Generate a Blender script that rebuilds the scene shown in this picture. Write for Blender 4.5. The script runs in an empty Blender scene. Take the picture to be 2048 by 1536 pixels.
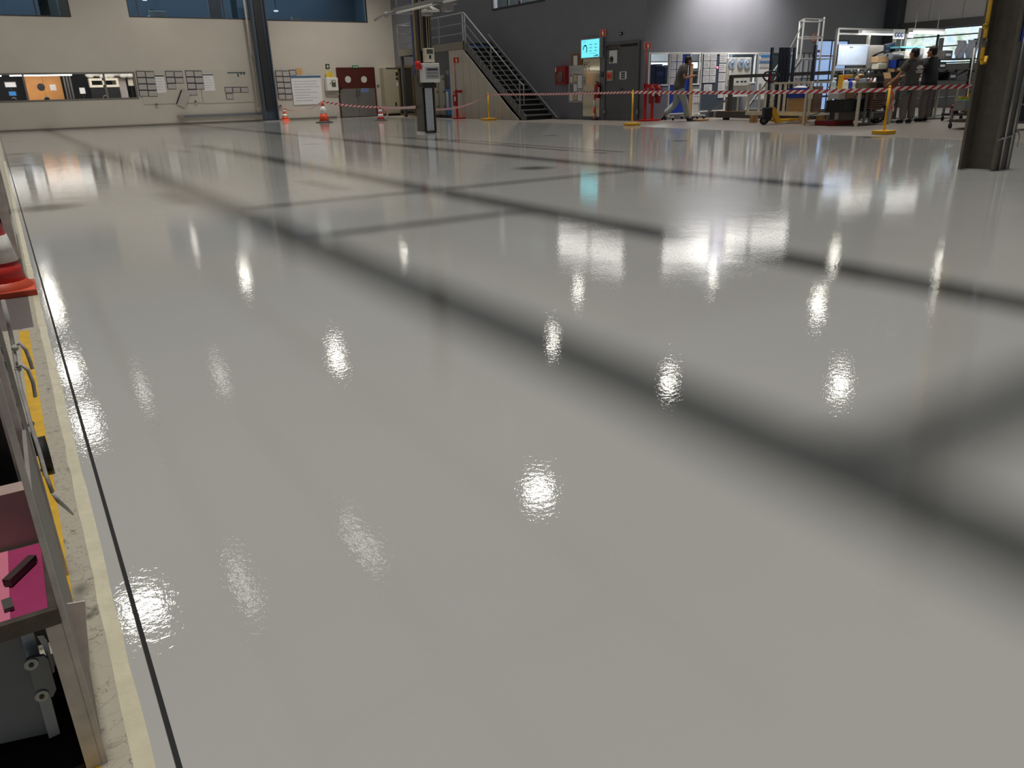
import bpy, bmesh, math, random
from mathutils import Vector, Matrix
random.seed(7)
SC = bpy.context.scene
COL = SC.collection

# ------------------------------------------------------------------ camera
H = 1.0                                    # the photo is taken from about a metre above the floor
PITCH, ROLL, YAW = math.radians(20.8634), math.radians(-1.63473), math.radians(31.8965)
F = 1538.0
_fw = Vector((math.sin(YAW), math.cos(YAW), 0)); _rt = Vector((math.cos(YAW), -math.sin(YAW), 0)); _up = Vector((0, 0, 1))
_f2 = math.cos(PITCH) * _fw - math.sin(PITCH) * _up
_u2 = math.sin(PITCH) * _fw + math.cos(PITCH) * _up
CR = math.cos(ROLL) * _rt + math.sin(ROLL) * _u2
CU = -math.sin(ROLL) * _rt + math.cos(ROLL) * _u2
CF = _f2
cd = bpy.data.cameras.new('camera'); cam = bpy.data.objects.new('camera', cd); COL.objects.link(cam)
cd.sensor_width = 36.0; cd.lens = F / 2048 * 36.0; cd.clip_start = 0.05; cd.clip_end = 400
cam.matrix_world = Matrix(((CR.x, CU.x, -CF.x, 0), (CR.y, CU.y, -CF.y, 0), (CR.z, CU.z, -CF.z, H), (0, 0, 0, 1)))
SC.camera = cam

# ------------------------------------------------------------------ world, sun, exposure
SC.view_settings.view_transform = 'Standard'; SC.view_settings.look = 'None'
SC.view_settings.gamma = 1.0; SC.view_settings.use_curve_mapping = False
SC.view_settings.exposure = 0.0
wd = bpy.data.worlds.new('world'); SC.world = wd; wd.use_nodes = True
wbg = wd.node_tree.nodes['Background']
wbg.inputs[0].default_value = (0.93, 0.97, 1.0, 1); wbg.inputs[1].default_value = 0.115
sd = bpy.data.lights.new('sun', 'SUN'); sd.energy = 2.1; sd.angle = math.radians(3.5); sd.color = (1, 0.985, 0.955)
sun = bpy.data.objects.new('sun', sd); COL.objects.link(sun); sun.location = (8, 15, 20)

def area(name, loc, size, power, rot=(0, 0, 0), color=(1, 1, 1), sy=None):
    l = bpy.data.lights.new(name, 'AREA'); l.energy = power; l.size = size; l.color = color
    if sy: l.shape = 'RECTANGLE'; l.size_y = sy
    o = bpy.data.objects.new(name, l); COL.objects.link(o); o.location = loc; o.rotation_euler = rot
    return o
def spot(name, loc, target, power, angle, color=(1, 1, 1), blend=0.8, rad=0.25):
    l = bpy.data.lights.new(name, 'SPOT'); l.energy = power; l.spot_size = math.radians(angle); l.spot_blend = blend
    l.shadow_soft_size = rad; l.color = color
    o = bpy.data.objects.new(name, l); COL.objects.link(o); o.location = loc
    o.rotation_euler = (Vector(target) - Vector(loc)).to_track_quat('-Z', 'Y').to_euler()
    return o
# grey wall lamp, unseen spots added for the cream wall, bench fill, room lights
spot('spot_grey_wall', (20.7, 18.2, 5.4), (20.9, 19.5, 3.6), 1300, 115, (1, 0.98, 0.97))
for i, (x, w) in enumerate(((0.5, 250), (5.5, 260), (10.0, 280), (14.4, 480))):
    spot(f'fill_cream_wall_{i + 1}', (x, 33.2, 6.2), (x, 37.9, 1.6 if i < 3 else .9), w, 100, (1, 0.95, 0.86), 1.0, .4)  # added only to brighten the cream wall
for i, (x, y, z, w) in enumerate(((18.9, 13.1, 2.2, 16), (21.3, 12.6, 2.1, 16))):
    area(f'fill_bench_{i + 1}', (x, y, z), 1.6, w, (math.radians(28), 0, 0), (0.94, 0.97, 1.0), .1)  # added fill under the bench lamps, tilted towards the whiteboard
area('lamp_office_low', (21.5, 22.2, 2.9), 4.0, 300, (0, 0, 0), (0.92, 0.97, 1.0), 2.5)
area('lamp_office_back', (3.5, 40.0, 2.85), 8.0, 290, (0, 0, 0), (1, 0.97, 0.93), 2.0)
area('lamp_office_up', (19.5, 25.5, 6.2), 1.5, 600, (0, 0, 0), (0.95, 0.98, 1.0), 3.0)
area('fill_office_far', (6.0, 40.2, 6.35), 20.0, 650, (0, 0, 0), (0.88, 0.94, 1.0), 2.0)  # area light kept out of view, widened to brighten the upper offices

# ------------------------------------------------------------------ projection helpers (pixel of the photo -> point of the place)
def ray(x, y): return CR * ((x - 1024) / F) - CU * ((y - 768) / F) + CF
def G(x, y, z=0.0):
    d = ray(x, y); t = (z - H) / d.z; return Vector((d.x * t, d.y * t, z))
def atY(x, y, Y):
    d = ray(x, y); t = Y / d.y; return Vector((d.x * t, Y, H + d.z * t))
def atX(x, y, X):
    d = ray(x, y); t = X / d.x; return Vector((X, d.y * t, H + d.z * t))
def hgt(p, x, y):
    d = ray(x, y); return H + d.z * math.hypot(p[0], p[1]) / math.hypot(d.x, d.y)

# ------------------------------------------------------------------ materials
def lin(c): return tuple(((v / 255) / 12.92 if v / 255 <= 0.04045 else ((v / 255 + 0.055) / 1.055) ** 2.4) for v in c)
MATS = {}
def mat(name, rgb, rough=0.55, metal=0.0, emit=0.0, var=0.06, scale=9.0, spec=0.5, bump=0.0, alpha=None):
    if name in MATS: return MATS[name]
    m = bpy.data.materials.new(name); m.use_nodes = True; nt = m.node_tree; b = nt.nodes['Principled BSDF']
    c = lin(rgb)
    b.inputs['Roughness'].default_value = rough; b.inputs['Metallic'].default_value = metal
    b.inputs['Specular IOR Level'].default_value = spec
    if emit:
        b.inputs['Emission Color'].default_value = (*c, 1); b.inputs['Emission Strength'].default_value = emit
        b.inputs['Base Color'].default_value = (*[v * 0.2 for v in c], 1)
    else:
        tc = nt.nodes.new('ShaderNodeTexCoord'); n = nt.nodes.new('ShaderNodeTexNoise'); r = nt.nodes.new('ShaderNodeValToRGB')
        n.inputs['Scale'].default_value = scale; n.inputs['Detail'].default_value = 5
        nt.links.new(tc.outputs['Object'], n.inputs['Vector']); nt.links.new(n.outputs['Fac'], r.inputs['Fac'])
        r.color_ramp.elements[0].position = 0.3; r.color_ramp.elements[1].position = 0.7
        r.color_ramp.elements[0].color = (*[max(v * (1 - var), 0) for v in c], 1)
        r.color_ramp.elements[1].color = (*[min(v * (1 + var), 1) for v in c], 1)
        nt.links.new(r.outputs['Color'], b.inputs['Base Color'])
        if bump:
            bp = nt.nodes.new('ShaderNodeBump'); bp.inputs['Distance'].default_value = bump
            nt.links.new(n.outputs['Fac'], bp.inputs['Height']); nt.links.new(bp.outputs['Normal'], b.inputs['Normal'])
    MATS[name] = m; return m

def glass(name, tint=(255, 255, 255), mix=0.85, rough=0.02):
    if name in MATS: return MATS[name]
    m = bpy.data.materials.new(name); m.use_nodes = True; nt = m.node_tree; nt.nodes.clear()
    o = nt.nodes.new('ShaderNodeOutputMaterial'); t = nt.nodes.new('ShaderNodeBsdfTransparent'); g = nt.nodes.new('ShaderNodeBsdfGlossy')
    f = nt.nodes.new('ShaderNodeFresnel'); mx = nt.nodes.new('ShaderNodeMixShader')
    ge = nt.nodes.new('ShaderNodeNewGeometry'); ma = nt.nodes.new('ShaderNodeMath'); ma.operation = 'MULTIPLY_ADD'   # same film reflection from either side
    ma.inputs[1].default_value = 1 / 1.5 - 1.5; ma.inputs[2].default_value = 1.5
    nt.links.new(ge.outputs['Backfacing'], ma.inputs[0]); nt.links.new(ma.outputs[0], f.inputs['IOR'])
    t.inputs['Color'].default_value = (*[v * mix for v in lin(tint)], 1); g.inputs['Roughness'].default_value = rough
    nt.links.new(f.outputs[0], mx.inputs['Fac']); nt.links.new(t.outputs[0], mx.inputs[1]); nt.links.new(g.outputs[0], mx.inputs[2])
    nt.links.new(mx.outputs[0], o.inputs['Surface']); MATS[name] = m; return m

def epoxy():
    m = bpy.data.materials.new('wet_epoxy'); m.use_nodes = True; nt = m.node_tree; b = nt.nodes['Principled BSDF']; L = nt.links.new
    tc = nt.nodes.new('ShaderNodeTexCoord')
    n0 = nt.nodes.new('ShaderNodeTexNoise'); n0.inputs['Scale'].default_value = 0.35; n0.inputs['Detail'].default_value = 3
    r = nt.nodes.new('ShaderNodeValToRGB'); r.color_ramp.elements[0].position = .3; r.color_ramp.elements[1].position = .7
    r.color_ramp.elements[0].color = (*lin((170, 168, 162)), 1); r.color_ramp.elements[1].color = (*lin((177, 175, 168)), 1)
    L(tc.outputs['Object'], n0.inputs['Vector']); L(n0.outputs['Fac'], r.inputs['Fac']); L(r.outputs['Color'], b.inputs['Base Color'])
    b.inputs['Roughness'].default_value = 0.035; b.inputs['IOR'].default_value = 1.5
    # orange peel of the fresh coat, and its slow waves
    n1 = nt.nodes.new('ShaderNodeTexNoise'); n1.inputs['Scale'].default_value = 52; n1.inputs['Detail'].default_value = 3; n1.inputs['Roughness'].default_value = .55
    n2 = nt.nodes.new('ShaderNodeTexNoise'); n2.inputs['Scale'].default_value = 2.2; n2.inputs['Detail'].default_value = 2
    L(tc.outputs['Object'], n1.inputs['Vector']); L(tc.outputs['Object'], n2.inputs['Vector'])
    b1 = nt.nodes.new('ShaderNodeBump'); b1.inputs['Distance'].default_value = 0.00036; b1.inputs['Strength'].default_value = 1
    b2 = nt.nodes.new('ShaderNodeBump'); b2.inputs['Distance'].default_value = 0.0012; b2.inputs['Strength'].default_value = 1
    L(n2.outputs['Fac'], b2.inputs['Height']); L(n1.outputs['Fac'], b1.inputs['Height']); L(b2.outputs['Normal'], b1.inputs['Normal'])
    L(b1.outputs['Normal'], b.inputs['Normal'])
    return m

def worn_paint():
    m = bpy.data.materials.new('worn_floor_paint'); m.use_nodes = True; nt = m.node_tree; b = nt.nodes['Principled BSDF']; L = nt.links.new
    tc = nt.nodes.new('ShaderNodeTexCoord')
    n = nt.nodes.new('ShaderNodeTexNoise'); n.inputs['Scale'].default_value = 26; n.inputs['Detail'].default_value = 8; n.inputs['Roughness'].default_value = .7
    r = nt.nodes.new('ShaderNodeValToRGB'); e = r.color_ramp.elements
    e[0].position = .30; e[0].color = (*lin((72, 68, 60)), 1); e[1].position = .42; e[1].color = (*lin((168, 160, 142)), 1)
    v = nt.nodes.new('ShaderNodeTexVoronoi'); v.feature = 'DISTANCE_TO_EDGE'; v.inputs['Scale'].default_value = 24
    n3 = nt.nodes.new('ShaderNodeTexNoise'); n3.inputs['Scale'].default_value = 9; n3.inputs['Detail'].default_value = 4
    mx0 = nt.nodes.new('ShaderNodeMixRGB'); mx0.inputs[0].default_value = .25
    L(tc.outputs['Object'], n3.inputs['Vector']); L(tc.outputs['Object'], mx0.inputs[1]); L(n3.outputs['Color'], mx0.inputs[2]); L(mx0.outputs[0], v.inputs['Vector'])
    r2 = nt.nodes.new('ShaderNodeValToRGB'); q = r2.color_ramp.elements
    q[0].position = .0; q[0].color = (.3, .28, .25, 1); q[1].position = .02; q[1].color = (1, 1, 1, 1)
    mx = nt.nodes.new('ShaderNodeMixRGB'); mx.blend_type = 'MULTIPLY'; mx.inputs[0].default_value = .8
    L(tc.outputs['Object'], n.inputs['Vector']); L(n.outputs['Fac'], r.inputs['Fac']); L(v.outputs['Distance'], r2.inputs['Fac'])
    L(r.outputs[0], mx.inputs[1]); L(r2.outputs[0], mx.inputs[2]); L(mx.outputs[0], b.inputs['Base Color'])
    b.inputs['Roughness'].default_value = .6
    return m

M_CREAM = mat('cream_wall_paint', (196, 188, 177), 0.75, var=0.03, scale=1.2)
M_GREY = mat('dark_grey_wall_paint', (122, 122, 127), 0.6, var=0.03, scale=1.5)
M_CONC = mat('dull_concrete_floor', (122, 113, 104), 0.42, var=0.1, scale=1.6)
M_PANEL = mat('light_wall_cladding', (196, 192, 186), 0.6, var=0.03)
M_STEELD = mat('dark_painted_steel', (66, 70, 76), 0.4, 0.2)
M_BROWN = mat('brown_grey_steel_paint', (106, 100, 90), 0.5, 0.1, var=.12)
M_GALV = mat('galvanised_sheet', (190, 196, 204), 0.38, 0.75, var=.12, scale=30)
M_WHITE = mat('white_paint', (226, 224, 218), 0.45)
M_PAPER = mat('white_paper', (228, 226, 226), 0.5, var=.02)
M_FILM = mat('clear_pocket_paper', (180, 174, 168), 0.2, var=.03)
M_INK = mat('dark_ink', (48, 44, 52), 0.5)
M_GINK = mat('pale_print', (176, 174, 182), 0.5)
M_BLACK = mat('black_plastic', (22, 22, 24), 0.4)
M_RUB = mat('black_rubber', (18, 18, 18), 0.7)
M_BEIGE = mat('beige_enamel', (222, 214, 192), 0.4)
M_CAB = mat('cabinet_beige', (172, 162, 138), 0.5)
M_RED = mat('signal_red', (196, 26, 26), 0.35)
M_DRED = mat('deep_red', (150, 22, 30), 0.4)
M_ORANGE = mat('cone_orange', (232, 84, 44), 0.45, var=.08)
M_REDCONE = mat('cone_red', (206, 48, 44), 0.45, var=.12)
M_CREAMW = mat('reflective_white', (225, 222, 214), 0.35, var=.1, scale=30)
M_YEL = mat('yellow_enamel', (226, 172, 38), 0.45)
M_GREEN = mat('sign_green', (20, 92, 52), 0.4)
M_BLUE = mat('strong_blue', (22, 62, 168), 0.5)
M_SKYB = mat('machine_blue', (40, 120, 200), 0.45)
M_NAVY = mat('dark_navy', (30, 38, 58), 0.5)
M_SLATE = mat('slate_blue_board', (66, 76, 92), 0.6)
M_STEEL = mat('bare_steel', (150, 150, 150), 0.3, 0.9)
M_RAIL = mat('grey_rail_paint', (140, 140, 138), 0.45, 0.1)
M_GUN = mat('gunmetal_frame', (88, 84, 80), 0.45, 0.2)
M_OAK = mat('orange_wood', (206, 142, 74), 0.5, var=.1, scale=3)
M_WOOD = mat('pale_pine', (190, 146, 92), 0.6, var=.12)
M_CARD = mat('cardboard', (196, 160, 116), 0.75)
M_DOORRED = mat('oxblood_door', (82, 34, 26), 0.4)
M_DOORGREY = mat('kick_plate_grey', (128, 124, 120), 0.35, 0.35)
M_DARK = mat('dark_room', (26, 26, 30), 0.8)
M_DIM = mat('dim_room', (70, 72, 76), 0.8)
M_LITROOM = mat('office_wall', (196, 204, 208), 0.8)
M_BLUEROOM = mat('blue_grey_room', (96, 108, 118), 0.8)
M_LAMP = mat('lamp_glow', (255, 250, 238), emit=36)
M_LAMPW = mat('lamp_glow_soft', (255, 250, 238), emit=45)
M_TUBE = mat('tube_glow', (255, 252, 245), emit=9.0)
def daylight():
    m = mat('garden_glow_glazing', (236, 246, 255), emit=1.1); nt = m.node_tree; b = nt.nodes['Principled BSDF']
    tc = nt.nodes.new('ShaderNodeTexCoord'); n = nt.nodes.new('ShaderNodeTexNoise'); n.inputs['Scale'].default_value = 1.6; n.inputs['Detail'].default_value = 6
    r = nt.nodes.new('ShaderNodeValToRGB'); e = r.color_ramp.elements
    e[0].position = .36; e[0].color = (*lin((120, 168, 130)), 1); e[1].position = .5; e[1].color = (*lin((226, 240, 236)), 1)
    x = e.new(.64); x.color = (*lin((176, 214, 244)), 1)
    nt.links.new(tc.outputs['Object'], n.inputs['Vector']); nt.links.new(n.outputs['Fac'], r.inputs['Fac']); nt.links.new(r.outputs[0], b.inputs['Emission Color']); return m
M_GARDEN = daylight()
M_DAY = mat('daylit_glazing', (236, 246, 255), emit=1.6)
M_DAYHI = mat('bright_skylit_glazing', (255, 252, 246), emit=1.9)
M_GLASS = glass('clear_glass')
M_GLASSD = glass('dim_glass', (196, 210, 220), .85)
M_GLASSB = glass('bluish_glass', (150, 190, 235), .95, .05)
EPOXY = epoxy(); WORN = worn_paint()

# ------------------------------------------------------------------ mesh builder
class MB:
    def __init__(s): s.v = []; s.f = []; s.mi = []; s.sm = []; s.m = 0
    def face(s, idx, smooth=False): s.f.append(idx); s.mi.append(s.m); s.sm.append(smooth)
    def box(s, x0, x1, y0, y1, z0, z1):
        n = len(s.v)
        s.v += [Vector(p) for p in ((x0, y0, z0), (x1, y0, z0), (x1, y1, z0), (x0, y1, z0), (x0, y0, z1), (x1, y0, z1), (x1, y1, z1), (x0, y1, z1))]
        for q in ((0, 3, 2, 1), (4, 5, 6, 7), (0, 1, 5, 4), (1, 2, 6, 5), (2, 3, 7, 6), (3, 0, 4, 7)): s.face([n + i for i in q])
        return s
    def rbox(s, c, size, rz=0, ry=0, rx=0):
        n = len(s.v); sx, sy, sz = [k / 2 for k in size]
        R = Matrix.Rotation(rz, 3, 'Z') @ Matrix.Rotation(ry, 3, 'Y') @ Matrix.Rotation(rx, 3, 'X'); c = Vector(c)
        s.v += [c + R @ Vector(p) for p in ((-sx, -sy, -sz), (sx, -sy, -sz), (sx, sy, -sz), (-sx, sy, -sz), (-sx, -sy, sz), (sx, -sy, sz), (sx, sy, sz), (-sx, sy, sz))]
        for q in ((0, 3, 2, 1), (4, 5, 6, 7), (0, 1, 5, 4), (1, 2, 6, 5), (2, 3, 7, 6), (3, 0, 4, 7)): s.face([n + i for i in q])
        return s
    def bar(s, p, q, w, h=None, upv=(0, 0, 1)):
        h = h or w; p = Vector(p); q = Vector(q); d = (q - p).normalized(); u = Vector(upv)
        if abs(d.dot(u)) > .98: u = Vector((0, 1, 0))
        a = d.cross(u).normalized(); b = a.cross(d).normalized(); n = len(s.v)
        for e in (p, q):
            for i, j in ((-1, -1), (1, -1), (1, 1), (-1, 1)): s.v.append(e + a * (i * w / 2) + b * (j * h / 2))
        for k in ((3, 2, 1, 0), (4, 5, 6, 7), (0, 1, 5, 4), (1, 2, 6, 5), (2, 3, 7, 6), (3, 0, 4, 7)): s.face([n + i for i in k])
        return s
    def tube(s, pts, r, seg=8, caps=True):
        pts = [Vector(p) for p in pts]; n = len(s.v); K = len(pts); prev = None
        rs = r if isinstance(r, (list, tuple)) else [r] * K
        for i, p in enumerate(pts):
            d = (pts[min(i + 1, K - 1)] - pts[max(i - 1, 0)]).normalized()
            u = Vector((0, 0, 1)) if abs(d.z) < .95 else Vector((0, 1, 0))
            if prev is not None and (prev - d * prev.dot(d)).length > .1: a = (prev - d * prev.dot(d)).normalized()
            else: a = d.cross(u).normalized()
            b = d.cross(a).normalized(); prev = a
            for k in range(seg):
                t = 2 * math.pi * k / seg; s.v.append(p + a * (rs[i] * math.cos(t)) + b * (rs[i] * math.sin(t)))
        for i in range(K - 1):
            for k in range(seg):
                s.face([n + i * seg + k, n + i * seg + (k + 1) % seg, n + (i + 1) * seg + (k + 1) % seg, n + (i + 1) * seg + k], True)
        if caps:
            s.face([n + k for k in range(seg)][::-1]); s.face([n + (K - 1) * seg + k for k in range(seg)])
        return s
    def lathe(s, prof, c=(0, 0, 0), seg=20, smooth=True):
        n = len(s.v); c = Vector(c)
        for r, z in prof:
            for k in range(seg):
                t = 2 * math.pi * k / seg; s.v.append(c + Vector((max(r, 1e-4) * math.cos(t), max(r, 1e-4) * math.sin(t), z)))
        for i in range(len(prof) - 1):
            for k in range(seg):
                s.face([n + i * seg + k, n + i * seg + (k + 1) % seg, n + (i + 1) * seg + (k + 1) % seg, n + (i + 1) * seg + k], smooth)
        s.face([n + k for k in range(seg)][::-1]); s.face([n + (len(prof) - 1) * seg + k for k in range(seg)])
        return s
    def disc(s, c, r, axis, t, seg=20):
        a = Vector(axis).normalized(); c = Vector(c)
        return s.tube([c - a * t / 2, c + a * t / 2], r, seg)
    def ball(s, c, r, seg=12, ring=8):
        n = len(s.v); c = Vector(c); r = Vector(r) if not isinstance(r, (int, float)) else Vector((r, r, r))
        for i in range(ring + 1):
            a = math.pi * i / ring
            for k in range(seg):
                t = 2 * math.pi * k / seg
                s.v.append(c + Vector((r.x * max(math.sin(a), 1e-3) * math.cos(t), r.y * max(math.sin(a), 1e-3) * math.sin(t), r.z * math.cos(a))))
        for i in range(ring):
            for k in range(seg):
                s.face([n + i * seg + k, n + (i + 1) * seg + k, n + (i + 1) * seg + (k + 1) % seg, n + i * seg + (k + 1) % seg], True)
        return s
    def prism(s, poly, axis, a0, a1):
        """polygon of 2D points extruded along an axis; axis 'X': (y,z), 'Y': (x,z), 'Z': (x,y)"""
        n = len(s.v); K = len(poly)
        for a in (a0, a1):
            for u, w in poly:
                s.v.append(Vector((a, u, w)) if axis == 'X' else Vector((u, a, w)) if axis == 'Y' else Vector((u, w, a)))
        s.face([n + i for i in range(K)]); s.face([n + K + i for i in range(K)][::-1])
        for i in range(K): s.face([n + i, n + K + i, n + K + (i + 1) % K, n + (i + 1) % K])
        return s
    def ribbon(s, rows, thick=None):
        n = len(s.v); K = len(rows[0])
        for row in rows: s.v += [Vector(p) for p in row]
        for i in range(len(rows) - 1):
            for k in range(K - 1): s.face([n + i * K + k, n + i * K + k + 1, n + (i + 1) * K + k + 1, n + (i + 1) * K + k], True)
        return s
    def build(s, name, m, parent=None, bevel=0.0, loc=None, label=None):
        me = bpy.data.meshes.new(name)
        if parent is not None: org = wloc(parent)
        elif loc is not None: org = Vector(loc)
        else:
            xs = [v.x for v in s.v]; ys = [v.y for v in s.v]; zs = [v.z for v in s.v]
            org = Vector(((min(xs) + max(xs)) / 2, (min(ys) + max(ys)) / 2, min(zs)))
        me.from_pydata([tuple(v - org) for v in s.v], [], s.f)
        for mm in (m if isinstance(m, (list, tuple)) else [m]): me.materials.append(mm)
        me.polygons.foreach_set('material_index', s.mi); me.polygons.foreach_set('use_smooth', s.sm)
        bm = bmesh.new(); bm.from_mesh(me); bmesh.ops.recalc_face_normals(bm, faces=bm.faces[:]); bm.to_mesh(me); bm.free(); me.update()
        o = bpy.data.objects.new(name, me); COL.objects.link(o)
        if parent is not None: o.parent = parent
        else: o.location = org
        if bevel:
            b = o.modifiers.new('bevel', 'BEVEL'); b.width = bevel; b.segments = 2; b.limit_method = 'ANGLE'
        if label: o['label'] = label
        return o

def wloc(o):
    p = Vector((0, 0, 0))
    while o is not None: p += o.location; o = o.parent
    return p
def tag(o, label, cat, group=None, kind=None):
    o['label'] = label; o['category'] = cat
    if group: o['group'] = group
    if kind: o['kind'] = kind
    return o
def T(name, label, cat, loc=(0, 0, 0), group=None):
    o = bpy.data.objects.new(name, None); o.empty_display_size = .1; COL.objects.link(o); o.location = loc
    return tag(o, label, cat, group)
def one(mb, name, m, label, cat, group=None, bevel=0.0, kind=None):
    return tag(mb.build(name, m, bevel=bevel), label, cat, group, kind)
def struct(mb, name, m, parent=None):
    o = mb.build(name, m, parent)
    if parent is None: o['kind'] = 'structure'
    return o
def dup(root, loc, label=None, group=None, rz=None):
    r = root.copy(); COL.objects.link(r); r.location = loc
    if rz is not None: r.rotation_euler = (0, 0, rz)
    if label: r['label'] = label
    if group: r['group'] = group
    for ch in list(root.children):
        c = ch.copy(); COL.objects.link(c); c.parent = r
        for gch in list(ch.children):
            d = gch.copy(); COL.objects.link(d); d.parent = c
    return r

class Wall:
    """a vertical wall plane; u runs to the right as one faces it, d comes out of it"""
    def __init__(s, ax, plane): s.ax = ax; s.p = plane
    def pt(s, x, y): return atY(x, y, s.p) if s.ax == 'Y' else atX(x, y, s.p)
    def u(s, x, y): p = s.pt(x, y); return p.x if s.ax == 'Y' else -p.y
    def rect(s, x0, y0, x1, y1):
        xm, ym = (x0 + x1) / 2, (y0 + y1) / 2
        return (s.u(x0, ym), s.u(x1, ym), s.pt(xm, y1).z, s.pt(xm, y0).z)
    def box(s, mb, r, d0, d1):
        u0, u1, z0, z1 = r
        if s.ax == 'Y': mb.box(u0, u1, s.p - d1, s.p - d0, z0, z1)
        else: mb.box(s.p - d1, s.p - d0, -u1, -u0, z0, z1)
        return mb
    def P(s, u, d, z): return Vector((u, s.p - d, z)) if s.ax == 'Y' else Vector((s.p - d, -u, z))
    def poly(s, mb, pts, d0, d1):
        if s.ax == 'Y': mb.prism(pts, 'Y', s.p - d1, s.p - d0)
        else: mb.prism([(-u, z) for u, z in pts], 'X', s.p - d1, s.p - d0)
        return mb
    def out(s, d): return Vector((0, -d, 0)) if s.ax == 'Y' else Vector((-d, 0, 0))
def sub(r, a, b, c, d):
    """sub-rectangle by fractions left, top, right, bottom"""
    u0, u1, z0, z1 = r; W = u1 - u0; Hh = z1 - z0
    return (u0 + W * a, u0 + W * c, z1 - Hh * d, z1 - Hh * b)
def frame(W, mb, r, w, d0, d1):
    u0, u1, z0, z1 = r
    for q in ((u0, u1, z1 - w, z1), (u0, u1, z0, z0 + w), (u0, u0 + w, z0 + w, z1 - w), (u1 - w, u1, z0 + w, z1 - w)): W.box(mb, q, d0, d1)
    return mb
def wall_holes(W, u0, u1, z0, z1, holes, thick):
    us = sorted({u0, u1, *[h[0] for h in holes], *[h[1] for h in holes]}); zs = sorted({z0, z1, *[h[2] for h in holes], *[h[3] for h in holes]})
    us = [u for u in us if u0 <= u <= u1]; zs = [z for z in zs if z0 <= z <= z1]; mb = MB()
    for a, b in zip(us, us[1:]):
        run = None
        for c, d in zip(zs, zs[1:]):
            m = ((a + b) / 2, (c + d) / 2)
            if any(h[0] < m[0] < h[1] and h[2] < m[1] < h[3] for h in holes):
                if run: W.box(mb, (a, b, run[0], run[1]), -thick, 0); run = None
            else: run = (run[0], d) if run else (c, d)
        if run: W.box(mb, (a, b, run[0], run[1]), -thick, 0)
    return mb

# ================================================================== the hall: floor and walls
W1 = Wall('Y', 37.9); W2 = Wall('X', 17.3); W3 = Wall('Y', 19.5); W4 = Wall('X', 29.7)
mb = MB(); mb.box(-8, 36, -6, 46, -.25, -.004); struct(mb, 'floor', M_CONC)
mb = MB(); mb.prism([(.03, -3), (14.0, -3), (14.05, 7.5), (14.1, 10.5), (14.98, 19.7), (15.0, 23.4), (15.3, 30), (15.5, 37.0), (15.5, 37.86), (.03, 37.86)], 'Z', -.004, 0)
struct(mb, 'floor_coating', EPOXY)
mb = MB(); mb.prism([(.0245, -3), (.033, -3), (.033, 37.8), (.0245, 37.8)], 'Z', -.0039, .0012); struct(mb, 'floor_joint', M_RUB)
# worn strip, masking tape and yellow line left of the joint
mb = MB()
ys = [0.2 + .12 * i for i in range(150)]
rt = random.Random(3)
rows = []
for y in ys: rows.append([(-.034 + rt.uniform(-.003, .003), y, .0006), (-.004 + rt.uniform(-.0015, .002), y, .0009)])
mb.ribbon(rows); struct(mb, 'masking_tape_strip', mat('cream_masking_tape', (196, 188, 160), .32, var=.1, scale=14, bump=.004))
mb = MB(); mb.box(-.012, .0235, .2, 37.8, .0001, .0005); struct(mb, 'coating_edge', EPOXY)
mb = MB(); mb.box(-.30, .0235, .2, 37.8, -.0039, .0001); struct(mb, 'worn_floor_strip', WORN)
mb = MB(); mb.box(-.118, -.078, .9, 4.2, .0001, .0006); struct(mb, 'yellow_floor_line', mat('yellow_floor_paint', (206, 160, 30), .5, var=.14, scale=18))
mb = MB(); mb.box(-.62, -.055, 4.25, 5.2, .0001, .0004); struct(mb, 'bare_floor_patch', mat('dark_bare_floor', (92, 84, 80), .6, var=.1))

# cream wall with its window openings
def r1(*a): return W1.rect(*a)
zt = 5.6
w_up1 = (-3.5, W1.u(142.5, 33), W1.pt(70, 33).z, zt); w_up2 = (W1.u(258.5, 35), W1.u(500, 35), W1.pt(380, 37).z, zt); w_up3 = (W1.u(526, 40), W1.u(735, 40), W1.pt(630, 43.5).z, zt)
w_low = (-1.6, W1.u(273, 170), W1.pt(135, 202).z, W1.pt(135, 145).z)
opening = (W1.u(801, 180), W1.u(836, 180) - .02, 0, 2.25)
mb = wall_holes(W1, -8, 17.6, 0, 7.2, [w_up1, w_up2, w_up3, w_low], .3); struct(mb, 'wall_back', M_CREAM)
mb = MB(); mb.box(-8, 14.0, 37.86, 37.9, 0, .07); struct(mb, 'baseboard_back', mat('worn_grey_base', (120, 114, 104), .6))
# grey side wall, front grey wall, clad wall of the bay
gw_up = (W2.u(984, 10), W2.u(1090, 10), W2.pt(1040, 12).z, 5.3)
gw_up2 = (-24.2, -20.2, 4.05, 5.0)
mb = wall_holes(W2, -38.2, -19.5, 0, 7.2, [gw_up, gw_up2], .25); struct(mb, 'wall_side', M_GREY)
f_low = (17.45, 24.75, 1.02, 1.99); f_up1 = (18.3, 20.7, 3.95, 4.95); f_up2 = (21.3, 24.9, 3.95, 4.95); f_door = (25.35, 27.25, 0, 2.42)
mb = wall_holes(W3, 17.55, 29.7, 0, 7.2, [f_low, f_up1, f_up2, f_door], .22); struct(mb, 'wall_front', M_GREY)
mb = MB()
for i in range(18):
    y = 19.3 - i * 1.25
    mb.box(29.7, 29.78, y - 1.235, y, 2.98, 7.2)
mb.box(29.78, 29.9, -3, 19.5, 2.98, 7.2); struct(mb, 'wall_bay', M_PANEL)
mb = MB(); mb.box(29.55, 29.9, -3, 19.45, 2.72, 2.98); struct(mb, 'beam_bay', M_GUN)
mb = MB(); mb.box(29.7, 29.9, -3, 19.5, 0, 1.5); struct(mb, 'wall_bay_lower', mat('bay_low_wall', (120, 118, 114), .7))
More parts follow.
